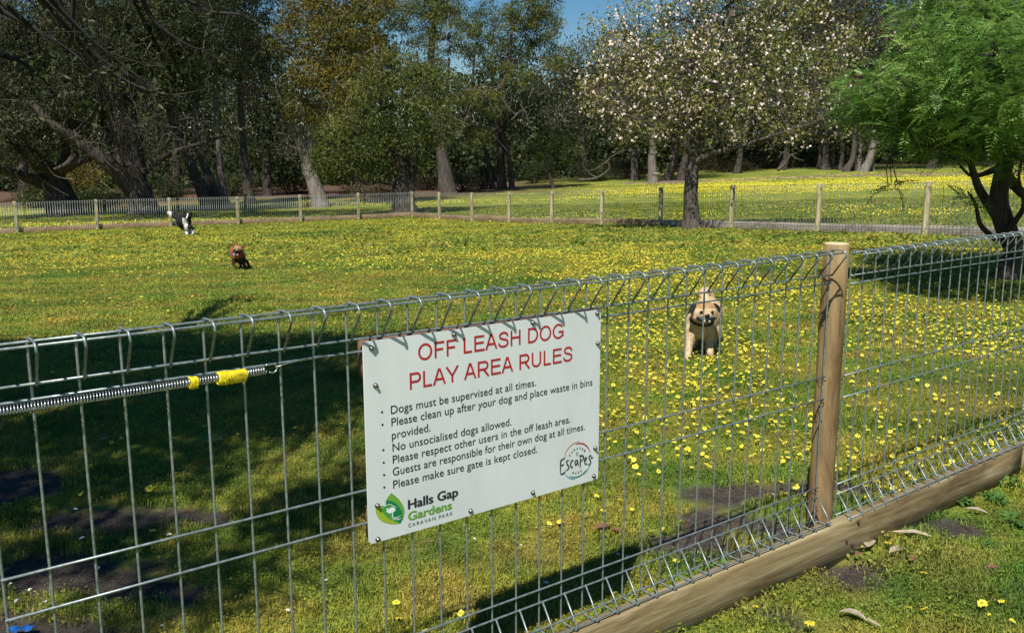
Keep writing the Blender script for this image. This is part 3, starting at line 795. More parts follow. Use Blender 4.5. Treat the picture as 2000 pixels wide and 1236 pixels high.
# ------------------------------------------------------------ scatter with geometry nodes (ground cover)
def scatter(name, pts, scl, src, rotz=None, tilt=0.0, kind='stuff'):
    n = len(pts)
    me = bpy.data.meshes.new(name); me.vertices.add(n); me.vertices.foreach_set('co', np.asarray(pts, np.float32).ravel())
    r = np.zeros((n, 3), np.float32); r[:, 2] = RNG.random(n) * 2 * PI if rotz is None else rotz
    r[:, 0] = RNG.normal(0, tilt, n) if tilt else 0; r[:, 1] = RNG.normal(0, tilt, n) if tilt else 0
    a = me.attributes.new('rot', 'FLOAT_VECTOR', 'POINT'); a.data.foreach_set('vector', r.ravel())
    a = me.attributes.new('scl', 'FLOAT', 'POINT'); a.data.foreach_set('value', np.asarray(scl, np.float32))
    o = link(name, me)
    ng = bpy.data.node_groups.new(name, 'GeometryNodeTree')
    ng.interface.new_socket('Geometry', in_out='INPUT', socket_type='NodeSocketGeometry')
    ng.interface.new_socket('Geometry', in_out='OUTPUT', socket_type='NodeSocketGeometry')
    gi = ng.nodes.new('NodeGroupInput'); go = ng.nodes.new('NodeGroupOutput')
    ip = ng.nodes.new('GeometryNodeInstanceOnPoints'); oi = ng.nodes.new('GeometryNodeObjectInfo')
    oi.inputs['Object'].default_value = src; oi.inputs['As Instance'].default_value = True
    ar = ng.nodes.new('GeometryNodeInputNamedAttribute'); ar.data_type = 'FLOAT_VECTOR'; ar.inputs['Name'].default_value = 'rot'
    as_ = ng.nodes.new('GeometryNodeInputNamedAttribute'); as_.data_type = 'FLOAT'; as_.inputs['Name'].default_value = 'scl'
    ng.links.new(gi.outputs[0], ip.inputs['Points']); ng.links.new(oi.outputs['Geometry'], ip.inputs['Instance'])
    ng.links.new(ar.outputs['Attribute'], ip.inputs['Rotation']); ng.links.new(as_.outputs['Attribute'], ip.inputs['Scale'])
    ng.links.new(ip.outputs[0], go.inputs[0])
    md = o.modifiers.new('scatter', 'NODES'); md.node_group = ng
    if kind: o['kind'] = kind
    return o
def source(name, me):
    return bpy.data.objects.new(name, me)      # data only, never linked to the scene
def blade_patch(nb, rad, hmin, hmax, w, broad=0.3, leafw=0.006):
    mb = MB(); r = rad * np.sqrt(RNG.random(nb)); a = RNG.random(nb) * 2 * PI
    x = r * np.cos(a); y = r * np.sin(a); h = hmin + (hmax - hmin) * RNG.random(nb) ** 1.3
    th = RNG.random(nb) * 2 * PI; lean = 0.25 + 0.75 * RNG.random(nb)
    dx = np.cos(th); dy = np.sin(th)
    nbld = int(nb * (1 - broad))
    def P(f): return np.stack([x + dx * lean * h * f * f, y + dy * lean * h * f * f, h * f * (1 - 0.25 * f)], 1)
    sd = np.stack([-dy, dx, np.zeros(nb)], 1) * (w / 2)
    b0 = P(0.0); b0[:, 2] -= 0.006; m1 = P(0.55); tp = P(1.0)
    V = np.stack([b0 - sd, b0 + sd, m1 + sd * .8, m1 - sd * .8, tp], 1)[:nbld]
    idx = np.arange(nbld)[:, None] * 5; rnd = RNG.random(nbld).astype(np.float32)
    b = mb.n
    mb.add(V.reshape(-1, 3), idx + np.array([[0, 1, 2, 3]]), 0, rnd)
    mb.add(np.zeros((0, 3)), idx + np.array([[3, 2, 4]]) + b - mb.n, 0, rnd)
    q = nb - nbld   # small broad leaves lying in the turf
    if q > 0:
        c = np.stack([x[nbld:], y[nbld:], 0.006 + RNG.random(q) * hmax * 0.55], 1)
        t1 = np.stack([dx[nbld:], dy[nbld:], RNG.normal(0, .35, q)], 1); t2 = np.stack([-dy[nbld:], dx[nbld:], RNG.normal(0, .35, q)], 1)
        s = leafw * (0.5 + RNG.random(q))[:, None]
        V = np.stack([c - t1 * s, c + t2 * s * .7, c + t1 * s, c - t2 * s * .7], 1).reshape(-1, 3)
        mb.add(V, np.arange(q)[:, None] * 4 + np.array([[0, 1, 2, 3]]), 0, (RNG.random(q) * 0.8).astype(np.float32))
    return mb.mesh('grass_patch', M['grass'], attr=True)
def inview(x, y, m=0.62):
    return (np.abs(x) < y * m + 0.4)
def board_clear(x, y):
    """keeps turf out of the sleepers of the near fence"""
    s = (x - FO.x) * FD.x + (y - FO.y) * FD.y; o_ = (x - FO.x) * FN.x + (y - FO.y) * FN.y
    return ~((o_ > 0.012) & (o_ < 0.068) & (s > -.2) & (s < 6.5))
def grid_pts(y0, y1, sp, m=0.62, edge=0.35):
    ys = np.arange(y0, y1, sp); out = []
    for y in ys:
        xm = y * m + 0.5; xs = np.arange(-xm, xm, sp); out.append(np.stack([xs, np.full(len(xs), y)], 1))
    P = np.concatenate(out); P += RNG.uniform(-.5, .5, P.shape) * sp
    keep = (soil_mask(P[:, 0], P[:, 1]) < 0.35) & board_clear(P[:, 0], P[:, 1])
    return P[keep]
pa = [blade_patch(460, 0.085, 0.010, 0.030, 0.0020, 0.14, 0.0032), blade_patch(440, 0.085, 0.008, 0.024, 0.0018, 0.34, 0.0036)]
P1 = grid_pts(1.0, 6.2, 0.088)
sel = vnoise(P1[:, 0] * 2.2, P1[:, 1] * 2.2, 61) > 0.5
hs = 0.65 + 0.75 * fbm(P1[:, 0] * 3, P1[:, 1] * 3, 19)
# rough longer tufts along the kickboard and the near soil patches
o_ = (P1[:, 0] - FO.x) * FN.x + (P1[:, 1] - FO.y) * FN.y
hs = hs * np.where((o_ > 0.07) & (o_ < 0.2) & (fbm(P1[:, 0] * 5, P1[:, 1] * 5, 3) > 0.5), 1.5, 1.0)
for q, nm in ((0, 'grass'), (1, 'grass')):
    m_ = sel if q == 0 else ~sel
    pp = P1[m_]; scatter(nm, np.stack([pp[:, 0], pp[:, 1], H(pp[:, 0], pp[:, 1])], 1), hs[m_], source('grass_patch', pa[q]), tilt=0.08)
P2 = grid_pts(6.2, 15, 0.26)
scatter('grass', np.stack([P2[:, 0], P2[:, 1], H(P2[:, 0], P2[:, 1])], 1), 0.8 + 0.5 * RNG.random(len(P2)), source('grass_patch', blade_patch(620, 0.27, 0.012, 0.032, 0.0045, 0.35, 0.007)))
P3 = grid_pts(15, 44, 0.8)
scatter('grass', np.stack([P3[:, 0], P3[:, 1], H(P3[:, 0], P3[:, 1])], 1), 0.8 + 0.5 * RNG.random(len(P3)), source('grass_patch', blade_patch(520, 0.8, 0.015, 0.035, 0.012, 0.5, 0.03)))
# crumbs of earth and bark litter on the bare patches
n = 60000
cx = RNG.uniform(-2.6, 2.2, n); cy = RNG.uniform(2.2, 4.1, n)
k = (soil_mask(cx, cy) > 0.25) & board_clear(cx, cy)
cx = cx[k][:9000]; cy = cy[k][:9000]
mb = MB(); mb.ball((0, 0, 0), (1, .75, .5), 5, 4); mb.add([(-2.2, 0, .2), (-2, .25, .3), (2.2, .3, .3), (2, 0, .2)], [0, 1, 2, 3])
M['crumb'] = plain('earth_crumb', (0.11, 0.088, 0.070), .95, var=.4, scale=2)
cz = H(cx, cy) - .009
scatter('soil_crumbs', np.stack([cx, cy, cz], 1), 0.0012 + 0.0042 * RNG.random(len(cx)) ** 3, source('crumb', mb.mesh('crumb', M['crumb'])), tilt=.5)
# ------------------------------------------------------------ yellow daisies
def daisy(npet=12, r=0.018, stem=0.045, detail=True, parts=False, droop=0.15, seed=0):
    rg = np.random.default_rng(seed); pet = MB(); cen = MB(); st = MB()
    for k in range(npet):
        a = k * 2 * PI / npet + rg.uniform(-.08, .08); L = r * rg.uniform(.85, 1.08); w = r * 0.21
        d = np.array([math.cos(a), math.sin(a), 0]); q = np.array([-d[1], d[0], 0])
        z0 = stem; z1 = stem + r * rg.uniform(-.05, .2); z2 = stem + r * rg.uniform(-.25, .15)
        V = [d * r * .2 - q * w * .4 + [0, 0, z0], d * r * .2 + q * w * .4 + [0, 0, z0], d * L * .7 + q * w + [0, 0, z1], d * L + [0, 0, z2], d * L * .7 - q * w + [0, 0, z1]]
        if detail: pet.add(V, [0, 1, 2, 3, 4], 0)
        else: pet.add([V[0] , V[2], V[3], V[4]], [0, 1, 2, 3], 0)
    cen.tube([(0, 0, stem - 0.002), (0, 0, stem + r * .12), (0, 0, stem + r * .2)], [r * .3, r * .3, r * .12], 7 if detail else 5, 0)
    st.tube([(rg.uniform(-.006, .006), rg.uniform(-.006, .006), -0.01), (0, 0, stem * .5), (0, 0, stem - 0.002)], 0.0012, 3, 0, cap=False)
    if parts:
        return pet.mesh('petals', M['petal']), cen.mesh('centre', M['disc']), st.mesh('stem', M['stem'])
    al = MB()
    for src, mi in ((pet, 0), (cen, 1), (st, 2)):
        off_ = al.n
        for V, in [(v,) for v in src.V]: al.V.append(V); al.n += len(V)
        for F in src.F: al.F.append(F + off_); al.M.append(np.full(len(F), mi, np.int32)); al.A.append(np.zeros(len(F), np.float32))
    return al.mesh('yellow_daisy', [M['petal'], M['disc'], M['stem']])
DP = [daisy(12 + k, 0.018, 0.038, True, True, seed=k) for k in range(3)]
GR_IN = 'yellow daisies in the lawn inside the fence'
GR_OUT = 'yellow daisies in the grass outside the fence'
def daisy_thing(x, y, sc, label, group, tx=None, ty=None):
    e = empty('yellow_daisy', (x, y, Hs(x, y)), random.random() * 6, label, 'flower', group)
    e.rotation_euler[0] = random.gauss(-0.1, .28) if tx is None else tx; e.rotation_euler[1] = random.gauss(0, .2)
    e.rotation_mode = 'ZYX'
    e.scale = (sc,) * 3
    for nm, me in zip(('petals', 'centre', 'stem'), random.choice(DP)): link(nm, me, e)
    return e
for x, y, sc, lb in [(0.862, 2.401, 1.05, 'largest yellow daisy at the bottom edge of the grass, with dark centre facing up'),
        (0.741, 2.53, .62, 'small yellow daisy close under the kickboard, left of a larger one'), (0.839, 2.536, .85, 'yellow daisy just above and left of the largest one outside the fence'),
        (1.321, 2.96, .9, 'yellow daisy beside pale dead leaves at the foot of the kickboard'), (1.348, 2.745, .75, 'yellow daisy alone in the mid grass right of the brown dead leaf'),
        (1.30, 2.70, .45, 'tiny yellow daisy bud left of the lone daisy in the grass'), (1.259, 2.509, .75, 'yellow daisy of a pair low in the outer grass, right one'),
        (1.21, 2.53, .55, 'yellow daisy of a pair low in the outer grass, smaller left one'), (1.452, 2.545, .95, 'larger yellow daisy of the cluster at the bottom right'),
        (1.507, 2.56, .7, 'yellow daisy right beside the larger one of the bottom right cluster'), (1.43, 2.50, .5, 'small yellow daisy under the bottom right cluster'), (1.475, 2.46, .6, 'yellow daisy lowest in the bottom right cluster'),
        (1.53, 2.46, .75, 'yellow daisy at the extreme bottom right corner')]:
    daisy_thing(x, y, sc, lb, GR_OUT)
for i, (x, y) in enumerate([(0.36, 2.904), (0.028, 3.249), (-0.056, 3.003), (0.131, 3.176), (0.183, 3.167), (0.325, 3.26), (0.347, 3.275), (0.424, 3.38), (0.465, 3.291), (0.462, 3.168), (0.511, 3.084), (0.559, 3.116), (-0.355, 2.553), (-0.34, 2.445), (-0.238, 2.466), (-0.245, 2.398), (-0.146, 2.506), (0.558, 2.841), (-0.685, 2.889), (0.337, 3.434), (-1.095, 4.349), (-1.913, 4.212), (-1.311, 3.07), (0.879, 3.647), (1.15, 3.789)]):
    lb = {0: 'bright yellow daisy seen through the wires right of and below the sign', 2: 'yellow daisy under the middle of the sign edge', 18: 'single yellow daisy left of the sign in dappled grass',
          22: 'yellow daisy on the shaded bare soil at lower left'}.get(i, 'small yellow daisy in the sparse turf just behind the near fence')
    daisy_thing(x, y, random.uniform(.55, .85) if i else 1.0, lb, GR_IN)
# field of flowers
def density(x, y):
    r = x / np.maximum(y, 0.5)
    nz = fbm(x * 0.9, y * 0.55, 41); nb = fbm(x * 0.22, y * 0.30, 43)
    nearR = 260 * sstep(-0.12, 0.14, r) * sstep(3.3, 5.2, y + r * 2.5) * (1 - sstep(11, 17, y))
    nearL = 5 * (1 - sstep(-0.12, 0.1, r)) * (1 - sstep(8, 15, y))
    mid = 260 * sstep(9, 16, y) * sstep(0.36, 0.56, nb) * (0.4 + 0.6 * sstep(-0.6, -0.1, r + (y - 14) * 0.06))
    mid = mid * (1 - .85 * sstep(.30, .42, r) * sstep(11, 14, y)) * (1 - .6 * sstep(.05, .2, r) * sstep(18, 21, y))
    back = 300 * sstep(19, 24, y) * sstep(0.35, 0.55, nb + 0.1) * (1 - sstep(0.1, 0.3, r))
    d = nearR * (0.25 + 1.5 * sstep(0.38, 0.62, nz)) + nearL + mid * (0.3 + 1.3 * sstep(0.35, 0.6, nz)) + back * 0.6
    return d
cand = []
for y0, y1 in ((3.4, 6), (6, 10), (10, 16), (16, 23), (23, 35)):
    area = (y1 - y0) * (y0 + y1) * 0.62 * 1.05
    n = int(area * 480)
    y = np.sqrt(RNG.random(n) * (y1 ** 2 - y0 ** 2) + y0 ** 2); x = RNG.uniform(-0.62, 0.62, n) * y
    keep = RNG.random(n) * 480 < density(x, y)
    cand.append(np.stack([x[keep], y[keep]], 1))
FLW = np.concatenate(cand)
s_al = (FLW[:, 0] - FO.x) * FD.x + (FLW[:, 1] - FO.y) * FD.y; o_al = (FLW[:, 0] - FO.x) * FN.x + (FLW[:, 1] - FO.y) * FN.y
FLW = FLW[(o_al < -0.1)]
def fence_y(x):   # line of the back fence
    L = np.array(allp); xs = L[:, 0]; return np.interp(x, xs, L[:, 1])
FLW = FLW[FLW[:, 1] < fence_y(FLW[:, 0]) - 0.3]
order = np.argsort(np.hypot(FLW[:, 0], FLW[:, 1])); FLW = FLW[order]
me_d = [daisy(9 + k, 0.0125 + .0008 * k, 0.034 + .004 * k, False, seed=20 + k) for k in range(4)]
NI = 265
for i in range(min(NI, len(FLW))):
    x, y = FLW[i]
    o = link('yellow_daisy', me_d[i % 4], None, loc=(x, y, Hs(x, y)), rot=(random.gauss(-.12, .38), random.gauss(0, .35), random.random() * 6), scale=(random.uniform(.6, 1.25),) * 3)
    r_ = x / y
    where = 'left of the sign in sparse lawn' if r_ < -.17 else 'seen just above the sign' if r_ < .1 else 'between the sign and the cream dog' if r_ < .19 else 'around the cream dog' if r_ < .26 else 'between the cream dog and the timber post' if r_ < .36 else 'just right of the timber post' if r_ < .44 else 'in the drift near the right edge'
    tag(o, 'small yellow daisy ' + where + (', closer to the fence' if y < 4.4 else ', farther from the fence'), 'flower', 'yellow daisies of the flower drift behind the near fence')
rest = FLW[NI:]
zz = H(rest[:, 0], rest[:, 1])
scatter('flower_field', np.stack([rest[:, 0], rest[:, 1], zz], 1), 0.7 + 0.6 * RNG.random(len(rest)), source('daisy', me_d[0]), tilt=0.33)
# flowers beyond the back fence, as small drifts
def drift(n, rad, r):
    mb = MB(); rr_ = rad * np.sqrt(RNG.random(n)); a = RNG.random(n) * 2 * PI
    c = np.stack([rr_ * np.cos(a), rr_ * np.sin(a), 0.05 + 0.03 * RNG.random(n)], 1)
    an = RNG.random(n)[:, None] * 2 * PI + np.arange(5)[None] * 2 * PI / 5
    V = c[:, None] + r * np.stack([np.cos(an), np.sin(an), RNG.normal(0, .35, (n, 5))], -1)
    mb.add(V.reshape(-1, 3), np.arange(n)[:, None] * 5 + np.arange(5)[None])
    return mb.mesh('flower_drift', M['petal'])
def beyond_density(x, y):
    nb = fbm(x * 0.07, y * 0.16, 51)
    band = 0.8 * sstep(44, 50, y) * (1 - sstep(60, 68, y)) * sstep(-14, 2, x) * sstep(0.42, 0.52, fbm(x * .05, y * .25, 58))
    band2 = sstep(50, 53, y) * (1 - sstep(57, 60, y)) * sstep(2, 10, x) * 2.2
    nearb = sstep(0.55, 0.66, nb) * 0.16 * (1 - sstep(34, 44, y) * .7)
    leftb = (1 - sstep(-10, -4, x)) * (1 - sstep(36, 39, y)) * 0.5
    return band * (0.5 + 0.8 * sstep(0.4, 0.6, nb)) + band2 + nearb + leftb
n = 60000
y = RNG.uniform(17, 74, n); x = RNG.uniform(-0.62, 0.62, n) * y
k = (y > fence_y(x) + 0.6) & (RNG.random(n) * 2.2 < beyond_density(x, y) * (y / 60) ) & (litter_mask(x, y) < 0.3)
BP = np.stack([x[k], y[k], H(x[k], y[k])], 1)
scatter('flower_field', BP, 0.8 + 0.5 * RNG.random(len(BP)), source('flower_drift', drift(14, 0.5, 0.026)))
strip('gravel_path', M['gravel'], [(7.0, 20.3), (9, 18.6), (11, 17.2), (14, 15.8), (18, 15)], 1.3)
strip('dirt_path', plain('dry_dirt', (0.20, 0.15, 0.10), 0.95, var=0.3, scale=3, bump=0.4), [(8, 66), (16, 65), (26, 64), (40, 63), (60, 64)], 3.0)
# ------------------------------------------------------------ fallen leaves, petals, scraps
def leaf_mesh(L, w, curl, mat, seed):
    rg = np.random.default_rng(seed); mb = MB(); n = 7; V = []
    bend = rg.uniform(-.6, .6)
    for i in range(n):
        t = i / (n - 1); ww = w / 2 * math.sin(PI * (0.06 + 0.9 * t)) ** 0.8
        cx = L * (t - .5); cy = bend * L * (t - .5) ** 2; cz = curl * L * (t * (1 - t)) + 0.004 + 0.3 * curl * L * rg.uniform(-.2, .2)
        for s in (-1, 0, 1): V.append((cx, cy + s * ww, cz + (abs(s) * ww * 0.35)))
    F = [(i * 3 + j, i * 3 + j + 1, (i + 1) * 3 + j + 1, (i + 1) * 3 + j) for i in range(n - 1) for j in (0, 1)]
    mb.add(V, F); return mb.mesh('fallen_leaf', mat, smooth=True)
for i, (x, y, L, w, cu, mt, rz, lb) in enumerate([
        (1.448, 3.06, .13, .022, .35, 'dead_leaf', -.35, 'long pale curled gum leaf lying near the kickboard'),
        (1.265, 2.985, .08, .045, .15, 'dead_leaf', 1.1, 'broad pale dead leaf leaning at the foot of the kickboard'),
        (1.34, 2.93, .07, .035, .25, 'dead_leaf', .3, 'crumpled pale leaf right of the daisy by the kickboard'),
        (1.02, 2.484, .080, .042, .25, 'dead_leaf', -.5, 'large pale curled leaf in the grass at the bottom right'),
        (1.06, 2.44, .05, .012, .2, 'dead_leaf', -1.1, 'thin pale leaf stalk beside the large curled leaf'),
        (1.195, 2.90, .035, .025, .5, 'brown_leaf', .9, 'orange brown leaf at the edge of the bare soil by the kickboard'),
        (1.36, 2.87, .045, .03, .4, 'brown_leaf', 1.5, 'reddish brown dead leaf in the outer grass'),
        (1.23, 2.95, .06, .012, .1, 'brown_leaf', .3, 'thin brown twig-like leaf under the kickboard'),
        (1.80, 3.29, .075, .02, .2, 'dead_leaf', -.4, 'pale leaf half hidden in the weeds by the far end of the kickboard'),
        (0.335, 3.12, .07, .035, .4, 'brown_leaf', .3, 'dark brown dead leaf on the lawn behind the fence, right of the sign'),
        (0.38, 3.10, .05, .02, .3, 'brown_leaf', -.6, 'smaller brown leaf touching the dark one behind the fence'),
        (-0.30, 3.0, .09, .006, .1, 'brown_leaf', .1, 'thin brown twig under the left part of the sign'),
        (1.6, 2.80, .05, .02, .2, 'brown_leaf', .1, 'dry brown leaf at the right of the outer grass')]):
    o = link('fallen_leaf', leaf_mesh(L, w, cu, M[mt], i), None, loc=(x, y, Hs(x, y) + 0.018), rot=(random.uniform(-.2, .2), random.uniform(-.15, .15), rz))
    tag(o, lb, 'leaf')
me_pt = [leaf_mesh(0.018, 0.012, .3, M['fallen_petal'], 90 + k) for k in range(3)]
for i, (x, y) in enumerate([(-0.137, 3.035), (0.032, 2.984), (0.364, 2.907), (0.108, 2.695), (1.053, 3.457), (-1.618, 2.694), (-1.534, 2.653), (-1.535, 2.581), (-1.445, 2.571), (-1.546, 3.031), (-1.38, 2.795), (-1.243, 3.058), (-0.603, 2.707), (-1.029, 2.43), (-0.681, 2.511), (0.134, 3.471), (-1.984, 4.192), (-0.918, 2.717), (0.394, 2.888), (-0.842, 3.284), (-1.258, 3.792), (-1.426, 4.21), (-1.7, 3.3), (-1.9, 3.0), (-1.1, 3.3), (-0.5, 3.4), (0.6, 3.5)]):
    o = link('fallen_petal', me_pt[i % 3], None, loc=(x, y, Hs(x, y) + 0.017), rot=(random.uniform(-.3, .3), random.uniform(-.3, .3), random.random() * 6), scale=(random.uniform(.6, 1.2),) * 3)
    tag(o, 'white petal ' + ('in the dim lower left corner behind the fence' if x < -1.3 else 'on shaded turf left of the sign' if x < -.5 else 'on sunlit turf below the sign' if x < .2 else 'on the turf between sign and timber post'), 'petal', 'white petals scattered behind the near fence')
mb = MB(); V = []
for i in range(9):
    for j in range(5): V.append((i * .012 + .002 * math.sin(j * 2), j * .009, 0.018 + .007 * math.sin(i * 1.7 + j * 1.3) + .004 * (j % 2)))
mb.add(V, [(i * 5 + j, (i + 1) * 5 + j, (i + 1) * 5 + j + 1, i * 5 + j + 1) for i in range(8) for j in range(4)])
o = mb.build('plastic_scrap', M['blue'], loc=(-1.475, 2.405, -0.004), rot=(0, 0, .2), scale=(.75, .75, .8)); tag(o, 'crumpled scrap of blue plastic at the bottom left corner behind the fence', 'litter')
# weeds against the kickboard and behind it
def weed(n, L, w, seed, up=0.5):
    rg = np.random.default_rng(seed); mb = MB()
    for k in range(n):
        a = rg.uniform(0, 2 * PI); el = rg.uniform(.15, up + .3); d = np.array([math.cos(a) * math.cos(el), math.sin(a) * math.cos(el), math.sin(el)])
        q = np.array([-math.sin(a), math.cos(a), rg.uniform(-.3, .3)]); l = L * rg.uniform(.4, 1); b = np.array([rg.uniform(-.03, .03), rg.uniform(-.02, .02), 0.005]) * L / .06
        pts = [b, b + d * l * .35, b + d * l * .7, b + d * l - np.array([0, 0, l * .25])]
        ws = [w * .3, w, w * .85, w * .05]
        V = []
        for p, w_ in zip(pts, ws): V += [p - q * w_ / 2, p + q * w_ / 2]
        mb.add(V, [(0, 1, 3, 2), (2, 3, 5, 4), (4, 5, 7, 6)], 0, float(rg.random()))
    return mb.mesh('weed', M['weed'], attr=True)
wm = [weed(70, .05, .014, 1), weed(50, .07, .018, 2), weed(22, .11, .020, 3, .3)]
for i, (x, y, k_, s, lb) in enumerate([(1.80, 3.40, 0, 1, 'clump of small-leaved weeds against the kickboard near its far joint'), (1.95, 3.42, 1, 1, 'broad-leaved weed clump in the grass at the right edge'),
        (1.90, 3.20, 2, .8, 'long-leaved weed with one leaf arching down the outer grass'), (1.46, 3.12, 0, .7, 'small weed tuft at the kickboard above the curled leaf'), (2.1, 3.62, 1, 1, 'weed clump at the far end of the kickboard by the picture edge'),
        (1.25, 3.02, 0, .55, 'small weed tuft at the kickboard beside pale leaves'), (1.70, 3.0, 1, .6, 'low weed rosette in the middle of the outer grass')]):
    tag(link('weed', wm[k_], None, loc=(x, y, Hs(x, y) + .002), rot=(0, 0, i * 1.1), scale=(s,) * 3), lb, 'weed')
for i in range(26):
    s = 0.9 + i * 0.13 + random.uniform(-.04, .04); o_ = -random.uniform(.03, .16)
    p = FO + FD * s + FN * o_
    tag(link('weed', wm[random.randrange(2)], None, loc=(p.x, p.y, Hs(p.x, p.y)), rot=(0, 0, random.random() * 6), scale=(random.uniform(.45, .9),) * 3), 'low weed along the inner foot of the near fence, ' + ('below the sign' if s < 1.6 else 'before the timber post' if s < 2.45 else 'beyond the timber post'), 'weed', 'weeds along the inner foot of the near fence')
# ------------------------------------------------------------ trees
def leaves(mb, C_, n, spread, L, w, droop=0.6, mat=0, rg=RNG, flat_=0.0):
    C_ = np.asarray(C_, float); k = len(C_)
    c = np.repeat(C_, n, 0); N_ = len(c)
    c = c + rg.normal(0, 1, (N_, 3)) * (spread if np.isscalar(spread) else np.repeat(spread, n)[:, None]) * np.array([1, 1, .8])
    d = rg.normal(0, 1, (N_, 3)); d[:, 2] -= droop * 1.6; d /= np.linalg.norm(d, axis=1, keepdims=True)
    r = rg.normal(0, 1, (N_, 3)); s = np.cross(d, r); s /= np.linalg.norm(s, axis=1, keepdims=True) + 1e-9
    l = (L * (0.6 + 0.8 * rg.random(N_)))[:, None]; ww = w * (0.6 + 0.8 * rg.random(N_))[:, None] * .5
    V = np.stack([c, c + d * l * .5 + s * ww, c + d * l, c + d * l * .5 - s * ww], 1).reshape(-1, 3)
    clump = np.repeat(rg.random(k), n); rnd = np.clip(0.55 * clump + 0.45 * rg.random(N_), 0, 1)
    mb.add(V, np.arange(N_)[:, None] * 4 + np.arange(4)[None], mat, rnd.astype(np.float32))
def lobe_pts(lobes, dens, rg):
    out = []; own = []
    for i, (c, r) in enumerate(lobes):
        c = np.asarray(c, float)
        r = np.asarray(r, float); n = max(4, int(dens * (r[0] * r[1] * r[2]) ** (2 / 3)))
        p = rg.normal(0, 1, (n, 3)); p /= np.linalg.norm(p, axis=1, keepdims=True)
        p *= (0.45 + 0.65 * rg.random(n)[:, None] ** .5)
        out.append(np.asarray(c) + p * r); own += [i] * n
    return np.concatenate(out), np.array(own)
def tree(name, base, trunks, lobes, label, cat='tree', group=None, bark='bark_dark', leaf='leaf_olive', dens=18, nleaf=52, spread=.21, L=.16, w=.052, droop=.6, twigs=.35, seed=0, barkseg=9, extra=None, tangle=None):
    rg = np.random.default_rng(seed + 100)
    base = np.asarray(base, float)
    root = empty(name, base, 0, label, cat, group)
    tk = MB()
    ends = []
    for P in trunks:
        P = np.array([list(p[:3]) + [p[3]] for p in P], float); Q = bez(P, 6)
        Q[:, :3] -= base
        nn = len(Q)
        Q[1:-1, 0] += rg.normal(0, .018, nn - 2) * Q[1:-1, 3] * 8 * .3
        tk.tube(Q[:, :3], np.maximum(Q[:, 3], .012), barkseg)
        ends += [q for q in Q[nn // 3:]]
    ends = np.array(ends)
    LP, own = lobe_pts([(np.asarray(c) - base, r) for c, r in lobes], dens, rg)
    # limbs out to each lobe and twigs to its clumps
    for i, (c, r) in enumerate(lobes):
        c = np.asarray(c, float) - base
        d = np.linalg.norm(ends[:, :3] - c, axis=1) + np.clip(ends[:, 2] - c[2], 0, 9) * 1.5
        s = ends[np.argmin(d)]
        mid = (s[:3] + c) / 2 + rg.normal(0, .12, 3) * np.linalg.norm(c - s[:3]) + np.array([0, 0, -.05 * np.linalg.norm(c - s[:3])])
        r0 = min(s[3] * .6, .02 + .016 * np.linalg.norm(c - s[:3]))
        Q = bez([list(s[:3]) + [r0], list(mid) + [r0 * .7], list(c) + [r0 * .35]], 5)
        tk.tube(Q[:, :3], np.maximum(Q[:, 3], .01), 5, cap=False)
        mine = LP[own == i]
        for p in mine[: int(len(mine) * twigs)]:
            q0 = Q[rg.integers(3, len(Q))]
            m_ = (q0[:3] + p) / 2 + rg.normal(0, .08, 3)
            tk.tube([q0[:3], m_, p], [r0 * .3 + .004, r0 * .2 + .003, .004], 3, cap=False)
    tk.build('trunk', M[bark], root, smooth=True)
    cr = MB(); leaves(cr, LP, nleaf, spread, L, w, droop, 0, rg)
    mats = [M[leaf]]
    if tangle:
        tg = MB()
        for c, r, n_ in tangle:
            c = np.asarray(c) - base
            for _ in range(n_):
                a = c + rg.normal(0, r, 3); d = rg.normal(0, 1, 3); d[2] = abs(d[2]) * rg.choice([-1, 1]) * 1.3; d /= np.linalg.norm(d); l = rg.uniform(.5, 1.8) * r * .8
                Q = bez([a, a + d * l * .5 + rg.normal(0, .12, 3), a + d * l + rg.normal(0, .2, 3)], 4)
                tg.tube(Q, np.linspace(.022, .006, len(Q)) * rg.uniform(.5, 1.3), 3, cap=False)
        tag(tg.build('bare_twigs', M['twig'], root), kind='stuff')
    if extra: extra(cr, LP, rg, mats, root)
    cr.build('crown', mats, root, attr=True)
    return root
def A(px, py, D): return tuple(at(px, py, D))
def TR(D, *pts):   # (px, py, dD, r)
    return [A(x, y, D + d) + (r,) for x, y, d, r in pts]
def LB(D, *l):     # (px, py, dD, r[, flat])
    return [(A(q[0], q[1], D + q[2]), (q[3], q[3] * 0.95, q[3] * (q[4] if len(q) > 4 else .8))) for q in l]
def base_of(px, D):
    x = (px - 1000) / 1753.85 * D * .985
    return (x, D, Hs(x, D))
def TB(px, D, r, *pts):  # trunk from the ground
    b = base_of(px, D)
    return [(b[0], b[1], b[2] - .3, r * 1.5), (b[0], b[1], b[2] + .15, r * 1.15)] + [A(x, y, D + d) + (q,) for x, y, d, q in pts]
